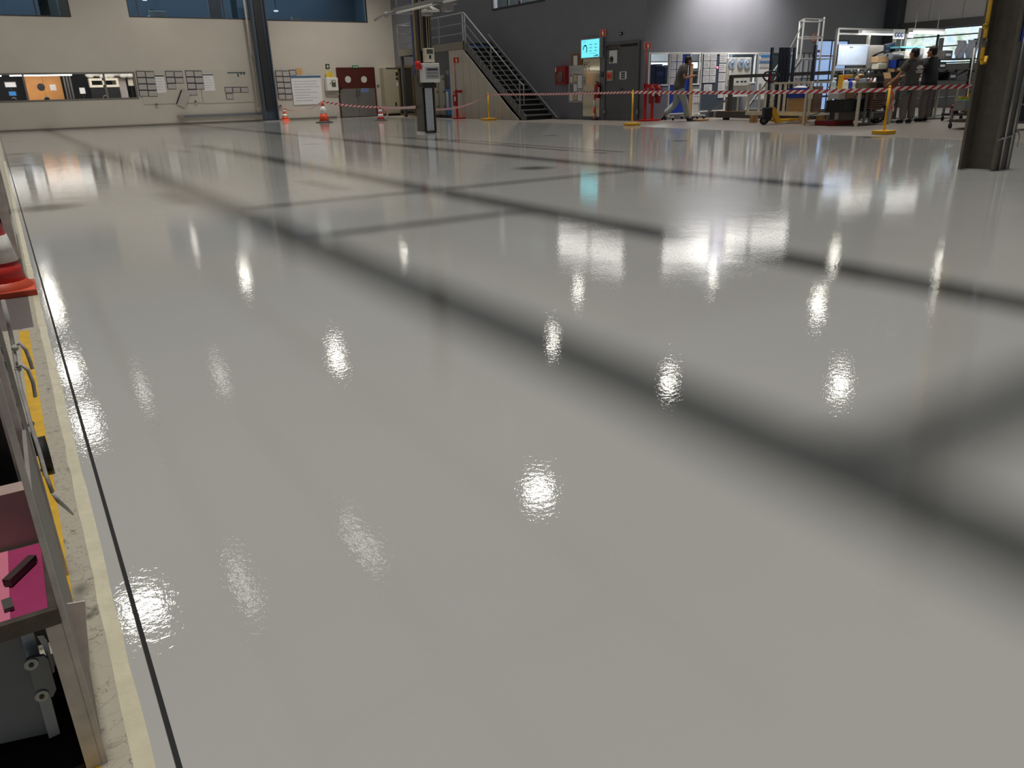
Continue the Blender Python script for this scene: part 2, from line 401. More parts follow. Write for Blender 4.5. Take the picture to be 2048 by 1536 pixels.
mb = MB(); mb.box(29.2, 29.69, 19.0, 19.49, 0, 7.2); struct(mb, 'pillar_corner', M_STEELD)
# window band of the bay: frames, and glowing panes with sky and greenery painted in
wn = MB()
for i in range(12):
    y = 19.2 - i * 1.6
    wn.box(29.72, 29.8, y - .04, y + .04, 1.5, 2.72)
for z in (1.54, 2.1, 2.45, 2.7): wn.box(29.725, 29.795, -1, 19.4, z - .02, z + .02)
w = struct(wn, 'window_1', M_STEELD); gl = MB(); gl.box(29.755, 29.765, -1, 19.4, 1.5, 2.72); struct(gl, 'pane', M_GARDEN, w)

# rooms behind the glass
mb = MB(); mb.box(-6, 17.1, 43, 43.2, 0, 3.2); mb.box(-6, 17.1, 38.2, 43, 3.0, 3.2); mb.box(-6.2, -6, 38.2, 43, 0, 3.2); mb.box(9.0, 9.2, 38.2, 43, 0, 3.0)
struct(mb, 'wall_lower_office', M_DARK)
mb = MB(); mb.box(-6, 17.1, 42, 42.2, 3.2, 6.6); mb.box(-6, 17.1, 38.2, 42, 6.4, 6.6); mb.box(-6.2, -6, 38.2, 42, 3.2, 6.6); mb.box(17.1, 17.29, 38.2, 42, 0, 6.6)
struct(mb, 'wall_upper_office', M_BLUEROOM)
mb = MB(); mb.box(17.56, 29.6, 25, 25.2, 0, 3.2); mb.box(17.56, 29.6, 19.72, 25.2, 3.2, 3.4); mb.box(29.6, 29.8, 19.72, 25.2, 0, 3.4)
struct(mb, 'wall_front_office', M_LITROOM)
mb = MB(); mb.box(22.5, 22.7, 25.2, 38.2, 3.4, 6.6); mb.box(17.56, 22.7, 19.72, 38.2, 6.4, 6.6); mb.box(17.56, 22.7, 25.2, 38.2, 2.3, 2.5)
struct(mb, 'wall_side_office', M_LITROOM)
def window(n, W, r, w, panes, mull, m_frame, m_glass, d=.05, glow=None):
    o = struct(frame(W, MB(), r, w, -d, .012), f'window_{n}', m_frame)
    if mull:
        mm = MB()
        for f in mull: q = sub(r, f, 0, f, 1); W.box(mm, (q[0] - w / 2, q[1] + w / 2, r[2] + w, r[3] - w), -d, .01)
        struct(mm, 'mullion', m_frame, o)
    g = MB(); W.box(g, (r[0] + w, r[1] - w, r[2] + w, r[3] - w), -d * .6, -d * .5)
    struct(g, 'pane', m_glass, o); return o
M_FR = mat('window_frame_grey', (120, 116, 110), .5); M_FRD = mat('window_frame_dark', (52, 52, 54), .5)
window(2, W1, w_up1, .05, 1, [(W1.u(70, 15) - w_up1[0]) / (w_up1[1] - w_up1[0])], M_FRD, M_GLASSD)
window(3, W1, w_up2, .04, 1, [(W1.u(275, 15) - w_up2[0]) / (w_up2[1] - w_up2[0]), .78], M_FRD, M_GLASSD)
window(4, W1, w_up3, .06, 1, [], M_FRD, M_GLASSD)
window(5, W1, w_low, .07, 1, [(W1.u(51, 175) - w_low[0]) / (w_low[1] - w_low[0]), (W1.u(212, 175) - w_low[0]) / (w_low[1] - w_low[0])], M_FR, M_GLASS)
window(6, W2, gw_up, .08, 1, [.32], M_FRD, M_GLASS)
window(7, W2, gw_up2, .08, 1, [.5], M_FRD, M_DAYHI)
window(8, W3, f_up1, .08, 1, [], M_FRD, M_DAYHI)
window(9, W3, f_up2, .08, 1, [.38], M_FRD, M_DAYHI)
window(10, W3, f_low, .045, 1, [.12, .3, .48, .66, .83], M_WHITE, M_GLASS)
# glazed door of the front wall, blue glass made to glow, with red rail
dr = f_door
o = struct(frame(W3, MB(), dr, .05, -.1, .0), 'door_1', M_NAVY)
mb = MB(); um = (dr[0] + dr[1]) / 2
W3.box(mb, (um - .025, um + .025, .05, 2.37), -.06, -.02)
for z in (1.05, .5): W3.box(mb, (dr[0] + .05, dr[1] - .05, z - .03, z + .03), -.055, -.025)
struct(mb, 'glazing_bar', M_NAVY, o)
mb = MB(); W3.box(mb, (dr[0] + .05, dr[1] - .05, 1.86, 1.9), -.05, -.01); struct(mb, 'red_rail', M_DRED, o)
mb = MB(); W3.box(mb, (dr[0] + .05, dr[1] - .05, .05, 2.37), -.045, -.035); struct(mb, 'pane', mat('glowing_blue_glass', (150, 178, 224), .15, emit=.85), o)
# daylight windows at the back of the front office
for i, (a, b) in enumerate(((17.9, 19.6), (19.9, 21.6), (22.0, 23.8), (24.2, 26.5))):
    q = (a, b, 1.25, 1.95); Wb = Wall('Y', 25.0)
    o = struct(frame(Wb, MB(), q, .05, 0, .06), f'window_{11 + i}', M_FR)
    g = MB(); Wb.box(g, (a + .05, b - .05, 1.3, 1.9), 0.01, .03); struct(g, 'pane', M_DAY, o)

# roof beams over the coated floor, and the columns that carry them
def ibeam(p, q, w, h):
    b = MB(); p = Vector(p); q = Vector(q); up = Vector((0, 0, h / 2 - .01))
    b.bar(p + up, q + up, w, .02); b.bar(p - up, q - up, w, .02); b.bar(p, q, .016, h - .04); return b
ZB = 6.6
for i, (x, y0, y1) in enumerate(((1.75, -4, 37.9), (3.9, -4, 20), (7.0, 5, 37.9))):
    struct(ibeam((x, y0, ZB), (x, y1, ZB), .34, .34), f'beam_{i + 1}', M_STEELD)
for i, (y, x0, x1) in enumerate(((1.1, 1.9, 17.3), (5.8, 1.9, 3.75), (7.8, 1.9, 7.0))):
    struct(ibeam((x0, y, ZB), (x1, y, ZB), .28 if i == 0 else .17, .3), f'beam_{i + 4}', M_STEELD)

# ================================================================== steel columns
def hcol(root, c, w, d, z0, z1, tf=.03, m=M_STEELD, axis='X'):
    """flanges face along the axis; w = flange width, d = depth"""
    x, y = c; f1, f2, wb_ = MB(), MB(), MB()
    if axis == 'X':
        f1.box(x - d / 2, x - d / 2 + tf, y - w / 2, y + w / 2, z0, z1); f2.box(x + d / 2 - tf, x + d / 2, y - w / 2, y + w / 2, z0, z1)
        wb_.box(x - d / 2 + tf, x + d / 2 - tf, y - .012, y + .012, z0, z1)
    else:
        f1.box(x - w / 2, x + w / 2, y - d / 2, y - d / 2 + tf, z0, z1); f2.box(x - w / 2, x + w / 2, y + d / 2 - tf, y + d / 2, z0, z1)
        wb_.box(x - .012, x + .012, y - d / 2 + tf, y + d / 2 - tf, z0, z1)
    f1.build('flange', m, root); f2.build('flange', m, root); wb_.build('web', m, root)
# far left column, against the cream wall
c = G(543, 241.5); c.y = 37.1; c.x = atY(543, 241, 37.1).x
t = T('steel_column', 'dark blue-grey steel column standing against the cream wall between the whiteboards', 'column', (c.x, c.y, 0))
hcol(t, (c.x, c.y), .5, .62, 0, 7.0, .05, mat('column_blue_grey', (70, 80, 92), .45, .1))
mb = MB(); mb.box(c.x - .17, c.x + .17, c.y - .09, c.y - .035, 0.5, 7); mb.build('cover_strip', mat('column_black_recess', (34, 36, 40), .5), t)
mb = MB(); mb.tube([(c.x - .42, c.y + .3, .6), (c.x - .42, c.y + .3, 7)], .05); mb.build('conduit', mat('pale_conduit', (168, 160, 146), .5), t)
mb = MB(); mb.tube([(c.x - .42, c.y + .2, 2.75), (c.x - .42, c.y - .02, 2.7), (c.x - .36, c.y - .1, 2.55)], .03); mb.build('hook', M_GUN, t)
mb = MB(); mb.box(c.x - .4, c.x + .4, c.y - .34, c.y + .34, 0, .03); mb.build('base_plate', M_RAIL, t)
# right column, close by
c = Vector((9.62, 4.9, 0))
t = T('steel_column', 'tall brown-grey steel column rising out of the wet floor at the right', 'column', c)
R_ = []
hx, hy = .26, .26
hcol(t, (c.x, c.y), .36, .40, 0, 6.43, .03, M_BROWN, 'Y')
mb = MB(); mb.tube([(c.x - .09, c.y - .2 - .02, .0 + .01), (c.x - .09, c.y - .22, 1.55)], .014); mb.tube([(c.x + .06, c.y - .22, .01), (c.x + .06, c.y - .22, 1.4)], .014)
mb.build('conduit', M_STEEL, t)
mb = MB(); mb.box(c.x - .115, c.x - .055, c.y - .235, c.y - .2, 1.5, 1.62); mb.build('junction_box', mat('pale_blue_plastic', (190, 204, 226), .4), t)
mb = MB(); mb.tube([(c.x - .19, c.y - .205, .34), (c.x, c.y - .235, .37), (c.x + .19, c.y - .215, .42), (c.x + .2, c.y + .0, .4)], .008)
mb.tube([(c.x + .19, c.y - .215, .42), (c.x + .23, c.y - .22, .36), (c.x + .225, c.y - .22, .24)], .007); mb.build('tie_wire', M_STEEL, t)
mb = MB()
rr = random.Random(5)
for k in range(7):
    z = 2.3 + k * .0; x0 = c.x - .16 + k * .05
    mb.tube([(x0, c.y - .21, 1.85 + rr.uniform(-.05, .1)), (x0 + rr.uniform(-.04, .04), c.y - .24, 2.3), (x0, c.y - .21, 3.2)], .014)
mb.build('cable', M_NAVY, t)
mb = MB(); mb.tube([(c.x - .12, c.y - .21, 1.35), (c.x - .13, c.y - .23, 2.0), (c.x - .1, c.y - .21, 3.4)], .012); mb.build('blue_hose', M_BLUE, t, label='blue air hose')
# yellow pipe with valve on the far side of that column
p = atX(1962, 115, 9.45)
t = T('gas_pipe', 'yellow pipe with a valve running down the left edge of the near steel column', 'pipe', (9.36, 5.02, 0))
pa, pb = atY(1963, 118, 5.02), atY(1982, -30, 5.02)
mb = MB(); mb.tube([pa, pb + Vector((0, 0, 1.2))], .021, 10); mb.build('pipe_run', M_YEL, t)
q = atY(1971, 52, 5.02); mb = MB(); mb.tube([q + Vector((-.05, 0, 0)), q + Vector((.05, 0, 0))], .012); mb.ball(q, .032); mb.build('valve', mat('brass_yellow', (170, 140, 40), .35, .4), t)
q = atY(1968, 85, 5.02); mb = MB(); mb.tube([q + Vector((0, 0, .04)), q + Vector((0, 0, -.05))], [.028, .03], 10); mb.build('fitting', M_BROWN, t)
mb = MB(); mb.tube([pa, pa + Vector((.02, 0, -.04)), pa + Vector((.08, 0.0, -.04)), pa + Vector((.09, 0, .03))], .02, 10); mb.build('elbow', M_YEL, t)

# middle column with electrical boxes
cx, cy = 9.82, 19.75
t = T('steel_column', 'brown steel column with two electrical boxes and cables in the middle of the hall', 'column', (cx, cy, 0))
c0, c1 = atY(842, 264, 19.6), atY(872, 264, 19.6)
hcol(t, (cx, cy), .40, .38, 0, 7.0, .03, mat('column_brown', (88, 80, 70), .5, .1), 'X')
k = MB(); k.box(cx - .11, cx + .11, cy - .215, cy - .195, .05, 1.3); k.build('galvanised_cover', M_GALV, t)
for s in (-1, 1):
    k = MB(); k.box(cx + s * .19 - .025, cx + s * .19 + .025, cy - .22, cy + .22, 0, .035); k.build('foot', M_WHITE, t)
rr = random.Random(11)
for i in range(8):
    x = cx - .17 + i * .045; k = MB()
    k.tube([(x, cy - .21, 1.95 + rr.uniform(-.1, .1)), (x + rr.uniform(-.02, .02), cy - .23, 2.8), (x, cy - .21, 4.2)], .014)
    k.build('cable', (M_BLACK, mat('pvc_grey', (150, 146, 138), .5), mat('cable_tan', (150, 120, 84), .5), M_NAVY)[i % 4], t)
k = MB(); k.tube([(cx - .3, cy - .1, 1.45), (cx - .31, cy - .1, 4.2)], .022); k.build('air_pipe', mat('pipe_blue', (52, 84, 140), .4), t)
k = MB(); k.tube([(cx - .25, cy - .12, 1.6), (cx - .25, cy - .12, 4.2)], .03); k.build('air_pipe', mat('pipe_tan', (160, 138, 98), .5), t)
WB = Wall('Y', cy - .2)
r = WB.rect(845, 97, 864, 125); k = WB.box(MB(), r, 0, .14); b = k.build('meter_box', M_BEIGE, t, bevel=.01)
k = WB.box(MB(), sub(r, .2, .08, .85, .4), .14, .145); k.build('dial_window', M_GUN, b)
k = WB.box(MB(), sub(r, .45, .5, .62, .75), .14, .15); k.build('switch', M_BLACK, b)
r = WB.rect(839, 127, 872, 165); k = WB.box(MB(), r, 0, .22); b = k.build('socket_box', M_WHITE, t, bevel=.015)
k = WB.box(MB(), sub(r, .15, .2, .95, .82), .22, .235); k.build('clear_cover', mat('smoked_cover', (176, 178, 180), .15), b)
for i in range(3):
    k = WB.box(MB(), sub(r, .22, .28 + i * .18, .86, .38 + i * .18), .235, .24); k.build('breaker_row', M_INK if i == 0 else M_RAIL, b)
q = WB.pt(832, 131); k = MB(); k.tube([q + Vector((0, -.1, .1)), q + Vector((.02, -.1, -.1))], .075, 12); k.build('red_socket', M_RED, t)
k = WB.box(MB(), WB.rect(841, 166, 868, 176), .02, .14); k.build('gland_block', M_BLACK, t)
k = MB(); q = WB.pt(835, 150); k.tube([q, q + Vector((-.05, -.08, -.15)), q + Vector((.02, -.05, -.28)), q + Vector((.1, -.04, -.2))], .012); k.build('hanging_cable', M_BLACK, t)

# ================================================================== cream wall: boards, door, boxes
rd = random.Random(2)
def pockets(name, label, cells, m=M_INK, fill=M_FILM):
    """a magnetic grid of document pockets on the board; cells = pixel rectangles"""
    a = [min(c[0] for c in cells), min(c[1] for c in cells)]
    L0 = W1.pt(*a); t = T(name, label, 'document holder', (L0.x, 37.83, L0.z - .01))
    for i, c in enumerate(cells):
        r = W1.rect(*c); k = W1.box(MB(), r, .045, .055); b = k.build('pocket', m, t)
        k = W1.box(MB(), sub(r, .07, .12, .97, .93), .055, .058); k.build('sheet', fill, b)
        if i % 2 == 0 or i % 5 == 3:
            k = MB()
            for j in range(3): W1.box(k, sub(r, .2, .25 + j * .2, .2 + rd.uniform(.25, .6), .31 + j * .2), .058, .0595)
            k.build('print_lines', M_GINK, b)
def grid(x0, y0, w, h, cols, rows, skew=1.3, skip=()):
    return [(x0 + c * w + r * skew * 1.55, y0 + r * h + c * .4, x0 + (c + 1) * w + r * skew * 1.55, y0 + (r + 1) * h + c * .4) for r in range(rows) for c in range(cols) if (r, c) not in skip]
r = W1.rect(281, 138.5, 398, 207); k = W1.box(MB(), (r[0], W1.u(400, 170), r[2], r[3]), .0, .04)
one(k, 'whiteboard', mat('glossy_board', (196, 190, 178), .12, var=.02), 'large glossy whiteboard beside the low office window, full of document pockets', 'whiteboard')
k = W1.box(MB(), (W1.u(401, 170), W1.u(522, 170), W1.pt(460, 205).z, W1.pt(460, 139).z), .0, .04)
one(k, 'whiteboard', MATS['glossy_board'], 'mostly empty glossy whiteboard next to the dark column on the cream wall', 'whiteboard')
pockets('document_grid', 'eight-pocket grid of papers nearest the low office window', grid(272, 142, 18, 12.7, 2, 4))
pockets('document_grid', 'five-pocket grid of papers second from the low office window', grid(330, 142, 17.5, 12.2, 2, 3, skip=((2, 1),)))
pockets('document_grid', 'seven-pocket grid of papers third from the low office window', grid(370, 141, 17, 12.5, 2, 4, skip=((3, 1),)))
pockets('document_grid', 'small four-pocket grid of papers low on the board by the column', [(449, 174, 464, 185), (464.5, 174, 480, 185), (480.5, 174, 496, 185), (451.5, 186.5, 466, 199)])
pockets('document_grid', 'tall grid of paper pockets right of the dark column', grid(550, 141, 14, 11.6, 2, 5, 1.0) + [(578, 140, 591, 151)])
def poster(label, px, head=None, tilt=0, m=M_PAPER, lines=5, name='poster', cat='poster', d=.045):
    r = W1.rect(*px); t = T(name, label, cat, ((r[0] + r[1]) / 2, 37.88, r[2]))
    W1.box(MB(), r, d, d + .008).build('sheet', m, t)
    if head: W1.box(MB(), sub(r, .0, .02, 1, head[0]), d + .008, d + .011).build('header_band', head[1], t)
    if lines:
        k = MB()
        for j in range(lines):
            y = .2 + j * .75 / lines; W1.box(k, sub(r, .06, y, rd.uniform(.55, .95), y + .02), d + .008, d + .0095)
        k.build('print_lines', M_GINK, t)
    return t
poster('grey schedule sheet with a dark heading between the first two pocket grids', (308, 150, 330, 186), (.09, M_INK))
poster('wide grey sheet with a dark heading right of the third pocket grid', (405, 148, 428, 182), (.08, M_INK))
poster('large white wall chart with a blue heading band right of the column', (584, 150, 643, 209), (.1, mat('header_blue', (74, 104, 134), .5)), lines=8)
poster('small orange and white notice above the large wall chart', (592.5, 136.5, 603.5, 150.5), None, m=mat('notice_orange', (206, 158, 96), .5), lines=3)
r = W1.rect(360, 186, 375, 206); pc = Vector(((r[0] + r[1]) / 2, 37.83, (r[2] + r[3]) / 2))
k = MB().rbox(pc, (.34, .012, .75), ry=math.radians(28)); t = one(k, 'loose_sheet', M_FILM, 'crooked loose sheet hanging from one corner low on the first board', 'paper')
k = MB().rbox(pc + Vector((-.2, -.01, .05)), (.05, .012, .62), ry=math.radians(28)); k.build('dark_edge', M_INK, t)
k = W1.box(MB(), W1.rect(454, 144.3, 490, 146.3), .04, .06); t = one(k, 'magnetic_strip', mat('teal_strip', (60, 90, 100), .5), 'dark magnetic strip at the top of the board by the column', 'magnetic strip')
for x, y in ((475, 149), (481.5, 148), (487.5, 148), (476, 152)):
    q = W1.pt(x, y); k = MB(); k.disc(q + Vector((0, -.05, 0)), .035, (0, 1, 0), .02, 10)
    one(k, 'magnet', M_GUN, 'small dark magnet under the strip on the board by the column', 'magnet', 'magnets under the strip')
for (x, y, l) in ((313, 211, 'small wall socket below the first whiteboard'), (391, 205, 'small wall switch low on the first whiteboard edge'), (561, 214, 'small grey wall socket above the farthest small cone')):
    r = W1.rect(x - 2.5, y - 4, x + 2.5, y + 4); k = W1.box(MB(), r, 0, .06); o = one(k, 'wall_socket', mat('socket_grey', (168, 162, 152), .5), l, 'socket')
    W1.box(MB(), sub(r, .2, .0, .7, .4), .06, .07).build('socket_face', M_INK, o)
# low rail along the wall
t = T('wall_trunking', 'grey cable trunking running along the cream wall near the floor', 'trunking', (W1.u(445, 230), 37.85, W1.pt(445, 233).z))
r = (W1.u(367, 231), W1.u(527, 231), W1.pt(445, 232.3).z, W1.pt(445, 227.6).z); W1.box(MB(), r, 0, .12).build('channel', mat('trunking_grey', (120, 124, 128), .4, .3), t)
r = (W1.u(354, 232), W1.u(367, 232), W1.pt(360, 235.5).z, W1.pt(360, 230.5).z); W1.box(MB(), r, 0, .16).build('end_box', mat('end_box_tan', (150, 140, 124), .5), t)
# double door with round lights
r = (W1.u(679, 190), W1.u(750, 190), 0.0, W1.pt(710, 137.5).z)
t = struct(frame(W1, MB(), (r[0] - .06, r[1] + .06, -.06, r[3] + .06), .07, -.02, .06), 'door_2', M_DOORRED)
um = (r[0] + r[1]) / 2; zm = W1.pt(714, 177).z
for s, (a, b) in enumerate(((r[0] + .01, um - .01), (um + .01, r[1] - .01))):
    lf = W1.box(MB(), (a, b, zm, r[3] - .01), 0, .045).build('leaf', M_DOORRED, t)
    W1.box(MB(), (a, b, .03, zm), 0, .05).build('kick_plate', M_DOORGREY, lf)
    q = W1.pt(695 if s == 0 else 727, 159); k = MB(); k.disc((q.x, 37.84, q.z), .15, (0, 1, 0), .03, 24); k.build('round_window', mat('round_pane', (206, 204, 200), .2), lf)
    k = MB(); x = um + (-.07 if s == 0 else .07); k.bar((x, 37.8, .95), (x, 37.8, 1.25), .03); k.build('door_handle', M_GUN, lf)
r = W1.rect(722.5, 176.8, 735.5, 184); t = T('door_sign', 'small blue sign on the right leaf of the red and grey double door', 'sign', (W1.u(729, 180), 37.83, r[2]))
W1.box(MB(), r, .052, .062).build('plate', mat('pale_blue_edge', (176, 204, 230), .4), t); W1.box(MB(), sub(r, .06, .12, .94, .88), .062, .066).build('blue_field', M_BLUE, t)
W1.box(MB(), sub(r, .14, .42, .86, .6), .066, .068).build('white_text', M_WHITE, t)
# signs and boxes left of the door
r = W1.rect(651, 128, 658.5, 137.5); t = T('first_aid_sign', 'small dark green sign with a white cross high on the cream wall', 'sign', (W1.u(655, 133), 37.89, r[2]))
W1.box(MB(), r, 0, .03).build('plate', mat('dark_green', (18, 50, 36), .4), t); k = W1.box(MB(), sub(r, .4, .15, .62, .85), .03, .035); W1.box(k, sub(r, .2, .38, .82, .6), .03, .035); k.build('white_cross', M_WHITE, t)
r = W1.rect(704, 131, 716, 137); t = T('exit_sign', 'green exit sign above the red and grey double door', 'sign', (W1.u(710, 134), 37.89, r[2]))
W1.box(MB(), r, 0, .06).build('plate', mat('exit_green', (14, 120, 64), .4, emit=.35), t)
k = MB()
for a, b in ((.12, .24), (.3, .36), (.42, .5), (.56, .64), (.7, .88)): W1.box(k, sub(r, a, .3, b, .7), .06, .064)
k.build('white_lettering', M_WHITE, t)
q = W1.pt(657, 151); t = T('alarm_horn', 'yellow alarm horn mounted on top of the white wall box', 'alarm', (q.x, 37.85, q.z - .1))
k = MB(); k.disc((q.x, 37.78, q.z), .18, (0, 1, 0), .16, 18); k.build('horn_body', mat('horn_yellow', (206, 186, 84), .45), t); k = MB(); k.disc((q.x + .02, 37.69, q.z), .07, (0, 1, 0), .03, 14); k.build('horn_cap', M_YEL, t)
r = W1.rect(649.5, 155.5, 672, 181.5); t = T('wall_box', 'white control box with a small dark window left of the double door', 'electrical box', (W1.u(661, 170), 37.85, r[2]))
W1.box(MB(), r, 0, .3).build('case', M_WHITE, t, bevel=.015); W1.box(MB(), sub(r, .42, .2, .78, .72), .3, .31).build('window', M_GUN, t); W1.box(MB(), sub(r, .28, .42, .34, .5), .3, .33).build('lock', M_BLACK, t)
W1.box(MB(), sub(r, .5, .24, .74, .36), .31, .315).build('label_plate', M_BEIGE, t)
r = W1.rect(651, 182, 676, 190.5); k = W1.box(MB(), r, 0, .12); one(k, 'cable_box', mat('cable_box_grey', (164, 158, 146), .5), 'flat grey box just under the white control box', 'electrical box')
r = W1.rect(670.5, 155, 675.5, 163.5); k = W1.box(MB(), r, .0, .1); o = one(k, 'call_point', M_DRED, 'small dark red fire call point beside the white control box', 'call point')
W1.box(MB(), sub(r, .25, .3, .75, .7), .1, .105).build('push_plate', M_WHITE, o)
r = W1.rect(672, 175, 681, 179.5); k = W1.box(MB(), r, .08, .2); one(k, 'door_closer', M_BLACK, 'black bracket reaching from the control box to the door frame', 'bracket')
q = W1.pt(755.5, 171.5); k = MB(); k.disc((q.x, 37.87, q.z), .06, (0, 1, 0), .05, 12); o = one(k, 'push_button', M_RAIL, 'small round push button right of the double door', 'button')
k = MB(); k.disc((q.x, 37.84, q.z), .03, (0, 1, 0), .02, 10); k.build('button', M_INK, o)
# beige cabinet and the dark open cabinet beside it
r = (W1.u(762, 190), W1.u(800, 190), 0.1, W1.pt(780, 136).z); t = T('electrical_cabinet', 'tall beige electrical cabinet right of the double door', 'cabinet', (W1.u(781, 232), 37.6, 0))
W1.box(MB(), (r[0], r[1], .1, r[3]), .02, .5).build('body', M_CAB, t, bevel=.01); W1.box(MB(), (r[0] + .02, r[1] - .02, 0, .1), .04, .46).build('plinth', M_BLACK, t)
d = W1.box(MB(), (r[0] + .04, r[1] - .04, .16, r[3] - .06), .5, .515).build('door', mat('cabinet_door', (184, 174, 150), .45), t)
for px, m in (((782.5, 145, 788, 152.5), M_INK), ((783, 155.5, 788.5, 160.5), M_INK), ((784, 165, 789, 172), M_PAPER)): W1.box(MB(), W1.rect(*px), .515, .52).build('label', m, d)
k = W1.box(MB(), (r[0] + .5, r[0] + .56, .45, .62), .515, .56); k.build('door_handle', M_BLACK, d); W1.box(MB(), sub(r, .15, .0, .9, .03), .5, .53).build('vent', M_GUN, t)
r = (W2.u(803, 200), W2.u(834, 200), .0, W2.pt(818, 131).z); t = T('open_cabinet', 'open cabinet with a black interior and brown frame in the back corner', 'cabinet', W2.P((r[0] + r[1]) / 2, .2, 0))
W2.box(MB(), (r[0] + .12, r[1] - .12, .12, r[3] - .12), .0, .06).build('interior', M_BLACK, t); frame(W2, MB(), r, .1, .01, .14).build('frame', mat('frame_brown', (112, 96, 70), .5), t)
W2.box(MB(), (r[0] + .42, r[0] + .5, .12, r[3] - .12), .06, .12).build('divider', mat('divider_tan', (126, 112, 84), .5), t); W2.box(MB(), (r[0] + .12, r[1] - .12, .2, .28), .06, .12).build('shelf', M_GUN, t)

# ------------------------------------------------------------------ behind the cream wall's windows
Wl = Wall('Y', 42.3)
r = Wl.rect(52, 148, 126, 214); t = T('wooden_cupboard', 'orange wooden double-door cupboard seen through the low window', 'cupboard', ((r[0] + r[1]) / 2, 42.4, 0)); um = (r[0] + r[1]) / 2
Wl.box(MB(), (r[0], r[1], 0, r[3]), -.5, 0).build('body', M_OAK, t)
for a, b in ((r[0] + .01, um - .01), (um + .01, r[1] - .01)): Wl.box(MB(), (a, b, .02, r[3] - .01), 0, .03).build('door', M_OAK, t)
q = Wl.pt(82, 174); k = MB(); k.disc((q.x, 42.25, q.z), .15, (0, 1, 0), .03, 18); k.build('round_lock', M_BLACK, t)
r2 = Wl.rect(100, 169, 112, 181); Wl.box(MB(), r2, .031, .04).build('paper_notice', M_CREAMW, t)
k = Wl.box(MB(), Wl.rect(228, 148, 255, 220), 0, .1); one(k, 'white_pillar_panel', mat('pink_white', (200, 190, 184), .5), 'pale panel standing behind the right end of the low window', 'panel')
for (px, d, m, n, l) in (((8, 163, 33, 176), .3, M_PAPER, 'monitor', 'pale screen at the far left behind the low window'), ((16, 182, 33, 193), .5, mat('screen_blue', (70, 150, 220), .3, emit=.8), 'monitor', 'blue lit screen at the far left behind the low window'),
                         ((156, 174, 170, 189), .4, M_PAPER, 'monitor', 'small pale screen on a stand behind the low window'), ((253, 155, 266, 173), .2, M_BEIGE, 'control_unit', 'beige unit at the right end behind the low window')):
    rr_ = Wl.rect(*px); t = T(n, l, 'screen' if n == 'monitor' else 'control unit', ((rr_[0] + rr_[1]) / 2, 42.3 - d, rr_[2]))
    frame(Wl, MB(), rr_, .03, d, d + .05).build('bezel', M_BLACK, t); Wl.box(MB(), (rr_[0] + .03, rr_[1] - .03, rr_[2] + .03, rr_[3] - .03), d, d + .03).build('screen', m, t)
    k = MB(); k.bar(((rr_[0] + rr_[1]) / 2, 42.3 - d, 0.75), ((rr_[0] + rr_[1]) / 2, 42.3 - d, rr_[2] + .02), .05); k.build('stand', M_BLACK, t)
k = MB(); k.box(-5.5, 8.6, 41.2, 42.2, .70, .75); k.box(-5.4, -5.3, 41.2, 42.2, 0, .7); k.box(8.4, 8.5, 41.2, 42.2, 0, .7); one(k, 'workbench', M_BLACK, 'long black bench behind the low office window', 'bench')
r = Wl.rect(176, 157, 234, 175); t = T('packaging_machine', 'beige framed machine with dark openings behind the low window', 'machine', ((r[0] + r[1]) / 2, 41.9, .75))
Wl.box(MB(), (r[0], r[1], .75, r[2]), .1, .6).build('base', M_BLACK, t); frame(Wl, MB(), r, .1, .1, .6).build('housing', M_BEIGE, t); Wl.box(MB(), sub(r, .45, .0, .55, 1), .1, .6).build('divider', M_BEIGE, t)
k = MB()
for i in range(7): k.ball(Wl.P(r[0] + .1 + i * .28, .4, r[3] + .14 + .06 * math.sin(i * 2)), (.2, .12, .12))
one(k, 'plastic_wrap', M_CREAMW, 'crumpled pale plastic wrap on top of the beige machine', 'plastic wrap')
for i in range(3):
    a = Wl.pt(124 + i * 6, 150); b = Wl.pt(136 + i * 6, 205); k = MB(); k.bar(Wl.P(a.x, .5, 2.4), Wl.P(a.x, .5, 0), .07)
    one(k, 'steel_upright', M_GUN, 'grey steel upright beside the wooden cupboard', 'upright', 'uprights beside the wooden cupboard')
for i in range(2):
    r = (-2.6 + i * 3.5, .6 + i * 2.6, atY(40, 152, 40.3).z, 2.56); t = T('ceiling_light', ('fluorescent light at the far left behind the low window', 'fluorescent light over the wooden cupboard behind the low window')[i], 'lamp', ((r[0] + r[1]) / 2, 40.5, 2.5))
    k = MB(); k.box(r[0], r[1], 40.3, 40.7, r[2] + .09, r[2] + .13); k.build('housing', M_WHITE, t); k = MB(); k.box(r[0], r[1], 40.32, 40.68, r[2], r[2] + .09); k.build('tube', M_TUBE, t)
    for xx in (r[0] + .4, r[1] - .4): k = MB(); k.bar((xx, 40.5, r[2] + .13), (xx, 40.5, 3.0), .02); k.build('hanger', M_STEEL, t)
